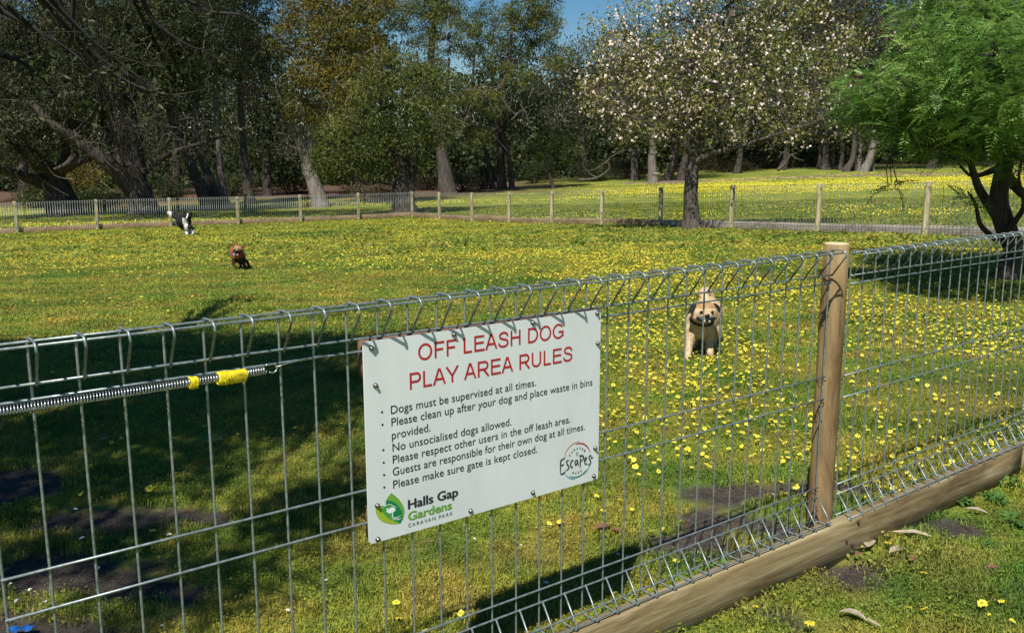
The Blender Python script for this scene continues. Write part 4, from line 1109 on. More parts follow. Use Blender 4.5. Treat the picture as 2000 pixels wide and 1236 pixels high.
# --- left, gnarled grey tree
tree('gum_tree', base_of(118, 44), [TB(118, 44, .72, (104, 350, 0, .55), (70, 312, -1, .38), (25, 285, -2, .22)), TR(44, (112, 365, 0, .4), (50, 345, -1.5, .25), (-30, 318, -3, .16), (-90, 300, -4, .1)), TR(44, (108, 352, 0, .35), (128, 300, 0, .22), (118, 230, 0, .14)), TR(44, (100, 340, 0, .3), (150, 318, -1, .18), (190, 300, -1, .1))],
     LB(44, (30, 215, -2, 2.2), (100, 190, -2, 2.0), (160, 215, -1, 1.6), (-40, 250, -3, 2.0), (60, 120, -1, 2.2), (140, 110, 0, 2.2), (10, 60, -2, 2.4), (100, 30, -1, 2.6), (-60, 140, -3, 2.4), (190, 150, -1, 1.6), (60, 285, -2, 1.0), (-40, -110, -10, 2.2), (60, -120, -9, 2.2), (150, -110, -10, 2.0)),  # last lobes, above the frame, added to throw shade on the lawn behind the fence
     'gnarled tree at far left with low spreading dark limbs and grey leaves', bark='bark_dark', leaf='leaf_grey', dens=24, seed=1, twigs=.5, tangle=[(A(60, 320, 43), 1.0, 50), (A(160, 240, 43), 1.2, 50), (A(40, 230, 42), 1.2, 40)])
# --- big leaning gum
tree('gum_tree', base_of(276, 43), [TB(276, 43, .62, (266, 360, 0, .55), (262, 310, 0, .48), (252, 200, 0, .36), (256, 90, 0, .3), (262, -30, 0, .2)),
     TR(43, (266, 380, 0, .42), (215, 322, -1, .36), (155, 275, -1.5, .27), (105, 243, -2, .19), (60, 200, -2, .16)), TR(43, (258, 335, 0, .4), (224, 290, .5, .32), (208, 248, .8, .25), (200, 180, 1, .2)),
     TR(43, (268, 345, 0, .2), (330, 300, -.5, .12), (400, 278, -1, .08), (448, 262, -1, .05)), TR(43, (150, 298, -1.2, .16), (130, 320, -1.5, .12), (105, 330, -1.8, .06))],
     LB(43, (300, 60, -1, 2.4), (210, 90, -1, 2.2), (370, 110, -1, 2.0), (140, 160, -2, 1.6), (300, 150, 0, 1.8), (250, 10, 0, 2.6), (360, 20, 0, 2.6), (420, 80, 1, 2.2), (180, 30, 0, 2.2), (340, 190, -.5, 1.2), (220, 180, -1, 1.3), (230, -120, -9, 2.0), (320, -110, -9, 2.2), (420, -120, -8, 2.0)),  # forward lobes at the end are out of view, added to shade the far lawn
     'big rough-barked gum tree with a heavy limb leaning left, behind the back fence', bark='bark_dark', leaf='leaf_dark', dens=22, seed=2, twigs=.6, tangle=[(A(240, 250, 42), 1.3, 90), (A(290, 290, 41.5), 1.0, 70), (A(350, 250, 42), 1.0, 50), (A(210, 180, 41), 1.4, 60), (A(330, 100, 41), 1.8, 50)])
# --- slender leaning trunks right of it
for i, (px, pts, bk, lb) in enumerate([(398, [(376, 330, 0, .26), (352, 280, 0, .22), (332, 220, 0, .16), (320, 140, 0, .12)], 'bark_grey', 'slender gum leaning left, first of the cluster of thin trunks'),
        (418, [(404, 335, 0, .24), (388, 290, 0, .2), (378, 220, 0, .17), (380, 100, 0, .12)], 'bark_grey', 'slender gum leaning slightly left, middle of the cluster of thin trunks'),
        (432, [(430, 340, 0, .2), (426, 280, 0, .17), (420, 180, 0, .14), (416, 90, 0, .13), (408, -20, 0, .1)], 'bark_pale', 'thin straight gum with pale upper trunk, right one of the cluster'),
        (483, [(480, 340, 0, .24), (476, 290, 0, .2), (470, 180, 0, .17), (480, 60, 0, .13)], 'bark_grey', 'lone straight gum trunk in the dark gap of the left trees')]):
    D = 47 + i * 1.5
    tree('gum_tree', base_of(px, D), [TB(px, D, .3, *pts)], LB(D, (pts[-1][0] - 20, 60, 0, 1.8), (pts[-1][0] + 50, 20, 1, 2.0), (pts[-1][0] + 10, 130, 1, 1.5), (pts[-1][0] + 20, -40, 0, 2.4), (pts[-1][0] + 60, 110, 2, 1.5)),
         lb, bark=bk, leaf='leaf_dark', dens=15, seed=10 + i)
# --- golden tree with the white trunk
tree('gum_tree', base_of(622, 47), [TB(622, 47, .42, (610, 350, 0, .36), (600, 318, 0, .32), (612, 250, 0, .24), (640, 150, 0, .2), (655, 40, 0, .14)), TR(47, (600, 322, 0, .26), (575, 250, -.5, .18), (552, 205, -.5, .12), (540, 160, -1, .08))],
     LB(47, (640, 80, -1, 1.2), (595, 140, -1.5, .9), (690, 60, -1, 1.2), (705, 130, -1.5, 1.0), (650, 165, -1.5, .9), (600, 30, 0, 1.2), (572, 205, -1, .6, 1.4), (690, 190, -1.2, .7), (650, 0, 0, 1.3), (610, 222, -1, .55), (730, 10, 0, 1.2), (650, 225, -1, .5), (740, 90, 0, .9), (560, 80, 0, .8)),
     'gum tree with whitish trunk and golden olive crown left of centre', bark='bark_pale', leaf='leaf_gold', dens=46, seed=20, w=.06, tangle=[(A(562, 260, 46), .5, 50), (A(560, 290, 46), .35, 30), (A(640, 150, 45), 1.2, 30)])
# --- drooping dark tree in front of it
tree('gum_tree', base_of(787, 39), [TB(787, 39, .52, (784, 375, 0, .42), (786, 335, 0, .36), (768, 270, 0, .28), (745, 180, 0, .2), (735, 90, 0, .14)), TR(39, (796, 415, 0, .24), (803, 350, 0, .2), (812, 300, 0, .15), (825, 240, 0, .09)), TR(39, (782, 330, 0, .16), (740, 300, -.5, .11), (690, 285, -1, .06))],
     LB(39, (650, 262, -1, .75), (697, 232, -1, .8), (632, 318, -1, .6, 1.3), (676, 305, -1, .65, 1.2), (722, 290, -1.2, .7), (760, 255, -1, .75), (806, 272, -1, .6), (838, 218, -1, .8), (795, 195, -.5, .8), (725, 175, -.5, .9), (852, 262, -.5, .5), (745, 325, -.8, .42), (655, 350, -.8, .35, 1.3), (850, 150, 0, .8), (770, 130, 0, .8), (820, 312, -.8, .35), (715, 335, -.8, .4)),
     'dark-trunked gum tree with drooping olive foliage standing just behind the back fence', bark='bark_dark', leaf='leaf_olive', dens=52, seed=21)
# --- tall tree behind
tree('gum_tree', base_of(873, 58), [TB(873, 58, .55, (868, 330, 0, .45), (862, 285, 0, .4), (848, 200, 0, .32), (842, 120, 0, .24), (850, 20, 0, .18)), TR(58, (862, 270, 0, .25), (930, 200, 0, .16), (985, 160, 0, .12), (1000, 60, 0, .1))],
     LB(58, (890, 70, -1, 1.5), (835, 120, -1, 1.3), (950, 110, 0, 1.4), (905, 180, -1, 1.2), (965, 40, 0, 1.5), (815, 50, 0, 1.4), (880, 240, -1, .9), (955, 200, 0, 1.1), (1010, 90, 1, 1.2), (880, 0, 0, 1.6), (1030, 20, 1, 1.4), (760, 20, 0, 1.4), (930, 262, 0, .8), (1060, 60, 1, 1.3), (1085, 110, 1, 1.0), (1060, 5, 1, 1.2), (845, 10, 0, 1.2), (1005, 150, 0, .9)),
     'tall gum tree with dark flared base and pale upper limb, centre of the tree line', bark='bark_grey', leaf='leaf_olive', dens=34, seed=22, L=.2, tangle=[(A(960, 200, 56), 1.4, 50), (A(880, 120, 56), 1.6, 40)])
# --- middle distance and right-hand row
rows = [(980, 64, 'leaf_dark', 'bark_dark', [(985, 170, 0, 2.2), (960, 240, 0, 1.8), (1010, 230, -1, 1.8), (1000, 120, 0, 2.0), (1030, 180, 0, 1.6)], 'dark gum tree with several leaning trunks right of the centre tree'),
        (1080, 62, 'leaf_shrub', 'bark_dark', [(1060, 290, 0, .9), (1090, 280, 0, 1.0), (1110, 300, 0, .8), (1075, 260, 0, .8)], 'small rounded yellow-green tree standing alone on the far lawn'),
        (1150, 72, 'leaf_grey', 'bark_grey', [(1120, 140, 0, 2.6), (1160, 200, 0, 2.4), (1100, 220, 0, 2.0), (1170, 120, 0, 2.4), (1070, 160, 1, 2.2), (1200, 180, 0, 2.4), (1140, 260, 0, 2.0)], 'hazy grey-green gum with gaps of blue sky above it'),
        (1240, 70, 'leaf_grey', 'bark_grey', [(1220, 120, 0, 2.4), (1260, 180, 0, 2.4), (1210, 220, 0, 2.0), (1280, 110, 0, 2.4), (1240, 250, 0, 2.0)], 'grey-green gum behind the left side of the blossom tree'),
        (1276, 66, 'leaf_brown', 'bark_pale', [(1290, 200, 0, 2.0), (1260, 240, 0, 1.6), (1300, 140, 0, 2.2)], 'gum with pale straight lower trunk left of the blossom tree trunk'),
        (1305, 68, 'leaf_brown', 'bark_dark', [(1330, 180, 0, 2.4), (1310, 90, 0, 2.4), (1350, 230, 0, 1.8)], 'dark straight-trunked gum, left of a pair beside the blossom tree trunk'),
        (1332, 67, 'leaf_brown', 'bark_dark', [(1350, 140, 0, 2.2), (1370, 210, 0, 2.0), (1350, 60, 0, 2.0)], 'dark straight-trunked gum, right of a pair beside the blossom tree trunk'),
        (1440, 74, 'leaf_grey', 'bark_dark', [(1440, 80, 0, 2.8), (1410, 160, 0, 2.4), (1470, 180, 0, 2.4), (1440, 240, 0, 2.0), (1500, 100, 0, 2.6), (1440, 0, 0, 2.8)], 'dull gum tree straight behind the blossom crown'),
        (1530, 76, 'leaf_brown', 'bark_dark', [(1540, 60, 0, 3.0), (1510, 170, 0, 2.4), (1570, 160, 0, 2.6), (1540, 240, 0, 2.0), (1560, 0, 0, 3.0)], 'brownish gum behind the right part of the blossom crown'),
        (1612, 74, 'leaf_grey', 'bark_grey', [(1620, 60, 0, 3.0), (1600, 150, 0, 2.4), (1650, 180, 0, 2.2), (1620, 0, 0, 3.0), (1610, 240, 0, 1.8)], 'gum with grey trunk just right of the blossom tree'),
        (1655, 70, 'leaf_brown', 'bark_grey', [(1690, 60, 0, 2.8), (1660, 130, 0, 2.4), (1700, 160, 0, 2.2), (1660, 0, 0, 2.8), (1690, 220, 0, 1.6)], 'brown-leaved gum with ribbed grey trunk in the gap left of the bright tree'),
        (1690, 69, 'leaf_grey', 'bark_pale', [(1740, 40, 0, 2.6), (1740, 120, 0, 2.4), (1710, 200, 0, 1.8), (1780, 80, 0, 2.4)], 'pale ribbed gum trunk nearest the bright green tree'),
        (1820, 72, 'leaf_dark', 'bark_dark', [(1820, 60, 0, 3.0), (1790, 160, 0, 2.8), (1850, 180, 0, 2.8), (1820, 250, 0, 2.0)], 'dark gum hidden behind the bright green tree'),
        (1930, 74, 'leaf_dark', 'bark_dark', [(1930, 60, 0, 3.0), (1900, 160, 0, 2.8), (1980, 180, 0, 2.8), (1930, 250, 0, 2.0), (2010, 80, 0, 2.8)], 'dark gum behind the trunk of the bright green tree at the right edge'),
        (520, 62, 'leaf_dark', 'bark_dark', [(520, 120, 0, 2.2), (500, 200, 0, 2.2), (550, 230, 0, 2.0), (530, 290, 0, 1.8), (480, 260, 0, 2.0), (450, 160, 0, 2.2)], 'deep green gum filling the dark gap left of the golden tree'),
        (700, 64, 'leaf_dark', 'bark_dark', [(700, 120, 0, 2.6), (680, 220, 0, 2.4), (720, 290, 0, 2.0), (740, 180, 0, 2.4), (640, 280, 0, 2.0), (560, 290, 0, 2.0)], 'dark gum behind the golden tree'),
        (340, 66, 'leaf_dark', 'bark_dark', [(340, 120, 0, 3.0), (300, 220, 0, 2.6), (380, 230, 0, 2.6), (340, 300, 0, 2.0), (420, 300, 0, 2.0), (400, 160, 0, 2.6)], 'dark gum behind the big leaning tree'),
        (180, 66, 'leaf_olive', 'bark_dark', [(180, 120, 0, 3.0), (140, 220, 0, 2.6), (220, 240, 0, 2.6), (60, 200, 0, 2.6), (20, 280, 0, 2.4)], 'olive gum behind the two left trees'),
        (40, 60, 'leaf_dark', 'bark_dark', [(40, 100, 0, 3.0), (0, 200, 0, 2.6), (60, 40, 0, 2.8), (-60, 130, 0, 3.0), (-40, 280, 0, 2.4)], 'dark gum at the far left edge behind the gnarled tree')]
for i, (px, D, lf, bk, lo, lb) in enumerate(rows):
    top = min(q[1] for q in lo)
    rr_ = .12 if i == 1 else .26 + .1 * random.random()
    cx = lo[0][0]
    trk = [TB(px, D, rr_, ((px * 2 + cx) / 3 + random.uniform(-8, 8), 300 if i != 1 else 318, 0, rr_ * .8), ((px + cx) / 2, max(top + 60, 200) if i != 1 else 300, 0, rr_ * .6), (cx, top, 0, rr_ * .35))]
    if i == 0: trk += [TB(962, D + 1, .2, (950, 300, 0, .17), (930, 240, 0, .1)), TB(1000, D - 1, .2, (990, 290, 0, .16), (960, 230, 0, .1))]
    if i in (10, 11, 9): trk += [TB(px + 14, D + 1, .2, (px + 14, 300, 0, .18), (px + 22, 230, 0, .12)), TB(px - 12, D + 2, .18, (px - 10, 290, 0, .16), (px - 16, 230, 0, .12))]
    tree('gum_tree', base_of(px, D), trk, LB(D, *lo), lb, bark=bk, leaf=lf, dens=17 if i != 1 else 60, nleaf=26 if i != 1 else 30, L=.22 if i != 1 else .14, w=.085 if i != 1 else .06, spread=.42 if i != 1 else .2, seed=40 + i, barkseg=7)
# --- shrubs
shrubs = [(60, 52, 1.6, 1.2, 'leaf_shrub', 'olive shrub under the low limbs of the gnarled tree'), (185, 50, 2.0, 1.3, 'leaf_shrub', 'yellow-green shrub between the two left trees'), (180, 47.5, 1.0, .6, 'leaf_gold', 'low golden bush in front of the yellow-green shrub'),
          (330, 58, 1.8, 1.5, 'leaf_dark', 'dark shrub right of the leaning gum'), (150, 60, 2.4, 2.6, 'leaf_gold', 'tall autumn-toned shrub showing behind the leaning limb'), (735, 56, 1.5, .9, 'leaf_brown', 'grey-brown rounded bush left of the dark-trunked gum'), (690, 58, 1.0, .7, 'leaf_brown', 'small grey-brown bush left of the rounded one'),
          (905, 62, 1.4, 1.3, 'leaf_grey', 'blue-grey bush right of the tall centre gum'), (940, 66, 1.5, 1.6, 'leaf_dark', 'dark bush right of the blue-grey one'), (1160, 72, 2.2, 1.4, 'leaf_dark', 'dark undergrowth bush behind the dead branches'), (1230, 74, 2.0, 1.4, 'leaf_brown', 'brown undergrowth bush left of the pale trunk'),
          (1420, 78, 2.2, .9, 'leaf_brown', 'low brown heap of undergrowth right of the blossom tree trunk'), (1500, 80, 2.4, 1.0, 'leaf_brown', 'low brown undergrowth behind the bleached branch'), (1600, 80, 2.2, 1.2, 'leaf_dark', 'dark undergrowth under the right-hand gums'),
          (1040, 74, 2.0, 1.6, 'leaf_dark', 'dark undergrowth left of the small round tree'), (570, 64, 2.0, 1.6, 'leaf_dark', 'dark undergrowth left of the white trunk'), (440, 62, 2.0, 1.5, 'leaf_dark', 'dark undergrowth behind the thin trunks'), (830, 66, 1.6, 1.4, 'leaf_brown', 'brown undergrowth between the two centre trunks')]
for i, (px, D, r, h, lf, lb) in enumerate(shrubs):
    b = base_of(px, D); rg = np.random.default_rng(300 + i)
    lo = [((b[0] + rg.uniform(-r, r) * .7, b[1] + rg.uniform(-r, r) * .4, b[2] + h * rg.uniform(.3, .75)), (r * .5, r * .5, h * .4)) for _ in range(6)]
    root = empty('shrub', b, 0, lb, 'shrub')
    tk = MB(); LP, own = lobe_pts([(np.array(c) - np.array(b), q) for c, q in lo], 40, rg)
    for p in LP[::4]: tk.tube([(p[0] * .15, p[1] * .15, -.05), (p[0] * .5, p[1] * .5, p[2] * .6), p], [.03, .018, .008], 3, cap=False)
    tk.build('stems', M['bark_dark'], root)
    cr = MB(); leaves(cr, LP, 22, .2, .15, .06, .1, 0, rg); cr.build('foliage', M[lf], root, attr=True)
# --- distant woodland closing the view
rg = np.random.default_rng(5)
n = 9000
x = rg.uniform(-95, 95, n); y = rg.uniform(86, 118, n)
topz = 7.5 + 4 * vnoise(x * .08, y * .0 + 3, 71) + np.where(x < -8, 8 * sstep(8, 20, -x), 0) + np.where(x > 16, 5 * sstep(16, 26, x), 0)
z = rg.random(n) ** 1.1 * topz
mb = MB(); leaves(mb, np.stack([x, y, z + np.clip(H(x, y), -1.5, 4) - .2], 1), 16, .8, .55, .3, .3, 0, rg)
x = rg.uniform(-80, 80, 7000); y = rg.uniform(80, 92, 7000) + np.abs(x) * .03
leaves(mb, np.stack([x, y, H(x, y) + rg.random(7000) ** 1.3 * 4.2], 1), 12, .6, .5, .3, .1, 0, rg)
for i in range(150):
    tx = rg.uniform(-85, 85); ty = rg.uniform(84, 100); hh = rg.uniform(6, 12); ln = rg.normal(0, .8)
    mb.tube([(tx, ty, -1.5), (tx + ln * .3, ty, hh * .4), (tx + ln, ty, hh)], [.3, .22, .1], 5, 1, cap=False)
tag(mb.build('distant_woodland', [M['leaf_dark'], M['bark_dark']], attr=True), 'mass of dark gum woodland closing the view behind the far trees', 'woodland', kind='stuff')
# ------------------------------------------------------------ blossom tree
def blossom_extra(cr, LP, rg, mats, root):
    mb = MB(); pick = LP[rg.random(len(LP)) < .55]
    # blossoms thickest on the left and upper side of the crown
    wgt = np.where(pick[:, 0] < .9, .95, .55)
    pick = pick[rg.random(len(pick)) < wgt]
    for _ in range(4):
        c = pick + rg.normal(0, .11 + .05 * _, pick.shape); k = len(c)
        for j in range(3):
            d = rg.normal(0, 1, (k, 3)); d /= np.linalg.norm(d, axis=1, keepdims=True); s = np.cross(d, rg.normal(0, 1, (k, 3))); s /= np.linalg.norm(s, axis=1, keepdims=True)
            r = (0.017 + .022 * rg.random(k))[:, None]; q = c + rg.normal(0, .018, c.shape)
            V = np.stack([q - d * r, q + s * r, q + d * r, q - s * r], 1).reshape(-1, 3)
            mb.add(V, np.arange(k)[:, None] * 4 + np.arange(4)[None])
    mb.build('blossom', M['blossom'], root)
D = 21.9
tree('blossom_tree', base_of(1355, D), [TB(1355, D, .20, (1349, 400, 0, .18), (1350, 350, 0, .165), (1356, 305, 0, .15), (1362, 240, 0, .11), (1375, 150, 0, .08), (1378, 40, 0, .05)),
     TR(D, (1352, 318, 0, .11), (1395, 300, -.5, .07), (1450, 285, -1, .045), (1520, 262, -1.5, .025), (1590, 240, -1.5, .012)), TR(D, (1354, 305, 0, .08), (1310, 270, -.6, .045), (1250, 235, -1, .025), (1190, 215, -1, .012)),
     TR(D, (1360, 270, 0, .08), (1410, 200, .5, .06), (1470, 130, 1, .04), (1540, 80, 1, .02)), TR(D, (1360, 260, 0, .08), (1320, 180, .5, .05), (1270, 110, .8, .035), (1220, 60, 1, .02)), TR(D, (1365, 240, 0, .07), (1400, 120, -.5, .05), (1430, 20, -1, .03))],
     LB(D, (1230, 190, -.5, .95), (1190, 140, 0, .8), (1260, 120, -.5, .95), (1300, 200, -1, .85), (1340, 130, -1, .95), (1400, 170, -1.2, .95), (1460, 120, -1, .95), (1520, 170, -1, .95), (1590, 150, -.5, .9), (1640, 190, 0, .7), (1560, 230, -.5, .75), (1470, 230, -1, .8), (1400, 245, -.8, .6), (1250, 50, 0, .9), (1330, 40, 0, .8), (1420, 50, 0, 1.0), (1500, 50, 0, 1.0), (1580, 70, 0, .95), (1650, 100, .5, .7), (1200, 220, 0, .6), (1300, 260, -.5, .5), (1250, 255, 0, .45), (1520, 270, -.8, .5), (1620, 240, 0, .5), (1350, -30, 0, .7), (1460, -30, 0, .9), (1560, 0, 0, .8), (1140, 180, 0, .4), (1180, 70, .3, .6)),
     'crab-apple type tree covered in pinkish white blossom, standing at the back fence', bark='bark_apple', leaf='leaf_apple', dens=80, nleaf=13, spread=.15, L=.085, w=.046, droop=.05, twigs=.75, seed=60, barkseg=12, extra=blossom_extra)
# ------------------------------------------------------------ bright feathery tree at the right
def frond_verts(rg, n, L):
    """pinnate fronds: leaflets along a curved midrib; returns local arrays"""
    out = []
    for _ in range(4):
        k = 9; V = []; bend = rg.uniform(.2, .7); sway = rg.uniform(-.25, .25)
        for i in range(k):
            t = (i + .6) / k; c = np.array([L * t, sway * L * t * t, -bend * L * t * t])
            for s in (-1, 1):
                ll = L * .30 * math.sin(PI * (0.2 + .72 * t)) * rg.uniform(.8, 1.15)
                d = np.array([.62, s * .78, -.18 + rg.uniform(-.15, .15)]); d /= np.linalg.norm(d); q = np.array([-d[1], d[0], rg.uniform(-.4, .4)]); q /= np.linalg.norm(q)
                w_ = L * .040
                V += [c, c + d * ll * .5 + q * w_, c + d * ll, c + d * ll * .5 - q * w_]
        c = np.array([L, sway * L, -bend * L]); V += [c - [.0, 0, 0], c + np.array([L * .1, L * .02, -L * .05]), c + np.array([L * .2, 0, -L * .1]), c + np.array([L * .1, -L * .02, -L * .05])]
        # midrib
        V += [np.array([0, 0, .001]), np.array([L * .5, sway * L * .25 + .0012, -bend * L * .25]), c, np.array([L * .5, sway * L * .25 - .0012, -bend * L * .25])]
        out.append(np.array(V))
    return out
def feathery(px, D, label):
    rg = np.random.default_rng(77); b = np.array(base_of(px, D))
    root = empty('feathery_tree', b, 0, label, 'tree')
    tk = MB()
    trunks = [TB(px, D, .10, (px - 6, 500, 0, .105), (px - 28, 440, 0, .105), (1950, 390, 0, .095), (1962, 320, 0, .085), (1975, 240, 0, .09), (1960, 120, 0, .07), (1940, 0, 0, .05)),
              TR(D, (1948, 425, 0, .06), (1915, 375, -.1, .045), (1900, 335, -.2, .035), (1880, 280, -.3, .025), (1800, 240, -.5, .015)),
              TR(D, (1962, 340, 0, .06), (2010, 385, .1, .045), (2050, 330, .1, .035), (2090, 250, 0, .02)),
              TR(D, (1958, 465, 0, .035), (1985, 430, -.2, .03), (2000, 400, -.2, .025), (1990, 350, -.3, .015), (1998, 300, -.3, .01)),
              TR(D, (1945, 470, 0, .03), (1915, 440, -.3, .025), (1905, 400, -.4, .016), (1890, 375, -.4, .008)), TR(D, (1950, 330, 0, .04), (1900, 345, .2, .02), (1870, 320, .2, .01)),
              TR(D, (1968, 260, 0, .06), (1900, 200, -.4, .045), (1820, 170, -.6, .03), (1730, 175, -.6, .015), (1690, 190, -.6, .008)), TR(D, (1955, 110, 0, .05), (1880, 60, 0, .03), (1830, 30, 0, .02)), TR(D, (1970, 280, 0, .05), (1880, 290, -.8, .03), (1780, 290, -.8, .02), (1720, 320, -.8, .008)), TR(D, (1960, 200, 0, .06), (1960, 140, -1.5, .04), (1940, 90, -2.2, .02))]
    ends = []
    for P in trunks:
        Q = bez(np.array([list(p) for p in P]), 6); Q[:, :3] -= b; tk.tube(Q[:, :3], Q[:, 3], 9); ends += list(Q[3:])
    ends = np.array(ends)
    lobes = LB(D, (1720, 180, -.6, .42), (1780, 210, -.8, .5), (1840, 180, -.8, .55), (1745, 230, -.6, .34), (1805, 258, -.9, .36), (1870, 235, -.8, .45), (1930, 200, -.8, .6), (1990, 230, -.6, .55), (1770, 292, -.6, .20), (1850, 290, -.7, .22), (1900, 300, -.4, .18),
               (1880, 60, -.4, .6), (1940, 110, -.6, .6), (1860, 0, 0, .6), (1980, 60, -.2, .6), (1850, 120, 0, .5), (1920, -30, 0, .6), (2050, 150, -.3, .6), (2060, 20, -.2, .6), (1690, 190, -.6, .22), (1745, 366, -.5, .06), (1890, 392, -.4, .06), (1998, 330, -.4, .15), (2060, 280, -.2, .4), (1980, 290, -.5, .36), (1700, 215, -.5, .28), (1840, 60, 0, .4), (2120, 200, 0, .6), (2140, 60, .2, .6), (1950, 160, -2.0, .6), (2050, 140, -2.2, .7), (1900, 100, -1.6, .5))
    lobes += [((5.4 + rg.uniform(-1.3, 2.2), D + rg.uniform(-1.0, 1.9), b[2] + rg.uniform(3.2, 4.9)), (.8, .8, .55)) for _ in range(12)]
    fr = frond_verts(rg, 4, 1.0)
    cr = MB(); ftot = 0
    for c, r in lobes:
        c = np.array(c) - b; r = np.array(r)
        s = ends[np.argmin(np.linalg.norm(ends[:, :3] - c, axis=1))]
        r0 = min(s[3] * .6, .025)
        for _ in range(3):
            e = c + rg.normal(0, .35, 3) * r; mid = (s[:3] + e) / 2 + rg.normal(0, .06, 3)
            tk.tube([s[:3], mid, e], [r0, r0 * .6, .004], 4, cap=False)
        n = int(190 * (r[0] * r[1] * r[2]) ** (2 / 3) / .16 + 12)
        if c[2] > 3.2: n = n // 3
        p = rg.normal(0, 1, (n, 3)); p /= np.linalg.norm(p, axis=1, keepdims=True); p *= .3 + .7 * rg.random((n, 1)) ** .5
        out = p.copy(); pos = c + p * r
        yaw = np.arctan2(out[:, 1], out[:, 0]) + rg.normal(0, .7, n); pit = rg.normal(.15, .4, n); sc = rg.uniform(.12, .24, n)
        for j in range(n):
            Mx = np.array(Euler((rg.uniform(-.6, .6), -pit[j], yaw[j])).to_matrix())
            V = fr[j % 4] * sc[j] @ Mx.T + pos[j]
            k = len(V) // 4
            cr.add(V, np.arange(k)[:, None] * 4 + np.arange(4)[None], 0, np.full(k, np.clip(rg.random(), 0, 1), np.float32))
    tk.build('trunk', M['bark_dark'], root, smooth=True)
    cr.build('crown', M['leaf_bright'], root, attr=True)
feathery(1990, 9.6, 'bright green feathery-leaved tree with dark forked trunk at the right edge')
# ------------------------------------------------------------ tree at the left whose branches hang over the lawn
def overhang():
    rg = np.random.default_rng(88); b = np.array((-6.2, 3.0, 0.0)); root = empty('shade_tree', b, 0, 'dark tree off to the left whose bare-looking branches hang across the top left corner', 'tree')
    tk = MB(); ends = []
    tr_ = [[(-6.2, 3.0, -.2, .3), (-6.1, 3.0, 1.2, .24), (-5.9, 3.1, 2.6, .2), (-5.2, 3.3, 4.0, .15), (-4.2, 3.5, 5.0, .09)],
           [(-5.9, 3.1, 2.6, .14), (-4.9, 3.6, 3.6, .09), (-4.2, 4.0, 3.75, .06), (-3.6, 4.3, 3.6, .03)],
           [(-5.4, 3.2, 3.6, .12), (-3.6, 2.6, 4.4, .08), (-2.0, 2.2, 4.5, .05), (-1.0, 2.3, 4.3, .03)]]
    for P in tr_:
        Q = bez(P, 6); Q[:, :3] -= b; tk.tube(Q[:, :3], Q[:, 3], 8); ends += list(Q[5:])
    # hanging sprays in view (photo points) at 5.5 to 8 m
    spr = [((-40, -30), (60, 50), (150, 110), (200, 170)), ((110, 10), (160, 60), (230, 120), (300, 170)), ((145, -20), (140, 60), (132, 110), (150, 180)), ((150, 50), (190, 110), (260, 150), (330, 190)), ((270, -30), (300, 40), (370, 90), (420, 100)),
           ((0, 20), (70, 60), (75, 90), (120, 125)), ((60, -30), (100, 30), (150, 90), (180, 130)), ((200, 130), (260, 165), (330, 185), (400, 175)), ((-30, 100), (40, 120), (90, 160), (110, 200)), ((330, -30), (400, 20), (470, 30), (520, 60))]
    tips = []
    for i, s in enumerate(spr):
        Dd = 6.0 + (i % 4) * .5
        P = [A(px, py, Dd + j * .12) for j, (px, py) in enumerate(s)]
        Q = bez(np.array([list(p) + [r] for p, r in zip(P, (.020, .014, .009, .004))]), 7); Q[:, :3] -= b
        tk.tube(Q[:, :3], Q[:, 3], 5, cap=False)
        e0 = ends[np.argmin([np.linalg.norm(e[:3] - Q[0, :3]) for e in ends])]
        tk.tube([e0[:3], (e0[:3] + Q[0, :3]) / 2 + [0, 0, .1], Q[0, :3]], [.03, .024, .02], 5, cap=False)
        for _ in range(12):
            q = Q[rg.integers(4, len(Q)), :3]; e = q + rg.normal(0, .16, 3) + [0.03, 0, -.10]
            tk.tube([q, (q + e) / 2 + rg.normal(0, .02, 3), e], [.004, .003, .0015], 3, cap=False); tips.append(e)
    cr = MB(); leaves(cr, np.array(tips), 9, .06, .05, .018, .3, 0, rg)
    # main canopy above the picture; it throws the big shade on the left lawn
    C_ = []
    for _ in range(5200):
        x_ = rg.uniform(-6.8, -1.05); y_ = rg.uniform(-2.8, 4.1); z_ = rg.uniform(3.9, 6.3)
        gx, gy = x_ + .239 * z_, y_ + .72 * z_        # where its shade lands
        lim = -.35 + .35 * (vnoise(np.array([gy * .9]), np.array([2.0]), 5)[0] - .5) * 2 - .30 * sstep(3.4, 2.2, gy)
        lim = lim - 0.40 * sstep(5.2, 3.4, gy)
        top_ = 6.75 + .5 * (vnoise(np.array([gx * .8]), np.array([7.0]), 6)[0] - .5)
        if gx < lim and gy < top_ and gy > 1.7:
            if fbm(np.array([gx * 2.6]), np.array([gy * 2.6]), 91)[0] > (.34 + .16 * sstep(-2.4, -.6, gx) + .12 * sstep(5.6, 3.8, gy)): C_.append((x_, y_, z_))
    C_ = np.array(C_) - b
    for p in C_[::5]:
        e0 = ends[np.argmin([np.linalg.norm(e[:3] - p) for e in ends])]
        tk.tube([e0[:3], (e0[:3] + p) / 2 + rg.normal(0, .1, 3), p], [.018, .012, .004], 3, cap=False)
    leaves(cr, C_, 60, .14, .085, .035, .3, 0, rg)
    tk.build('trunk', M['twig_dark'], root, smooth=True); cr.build('crown', M['leaf_dark'], root, attr=True)
overhang()
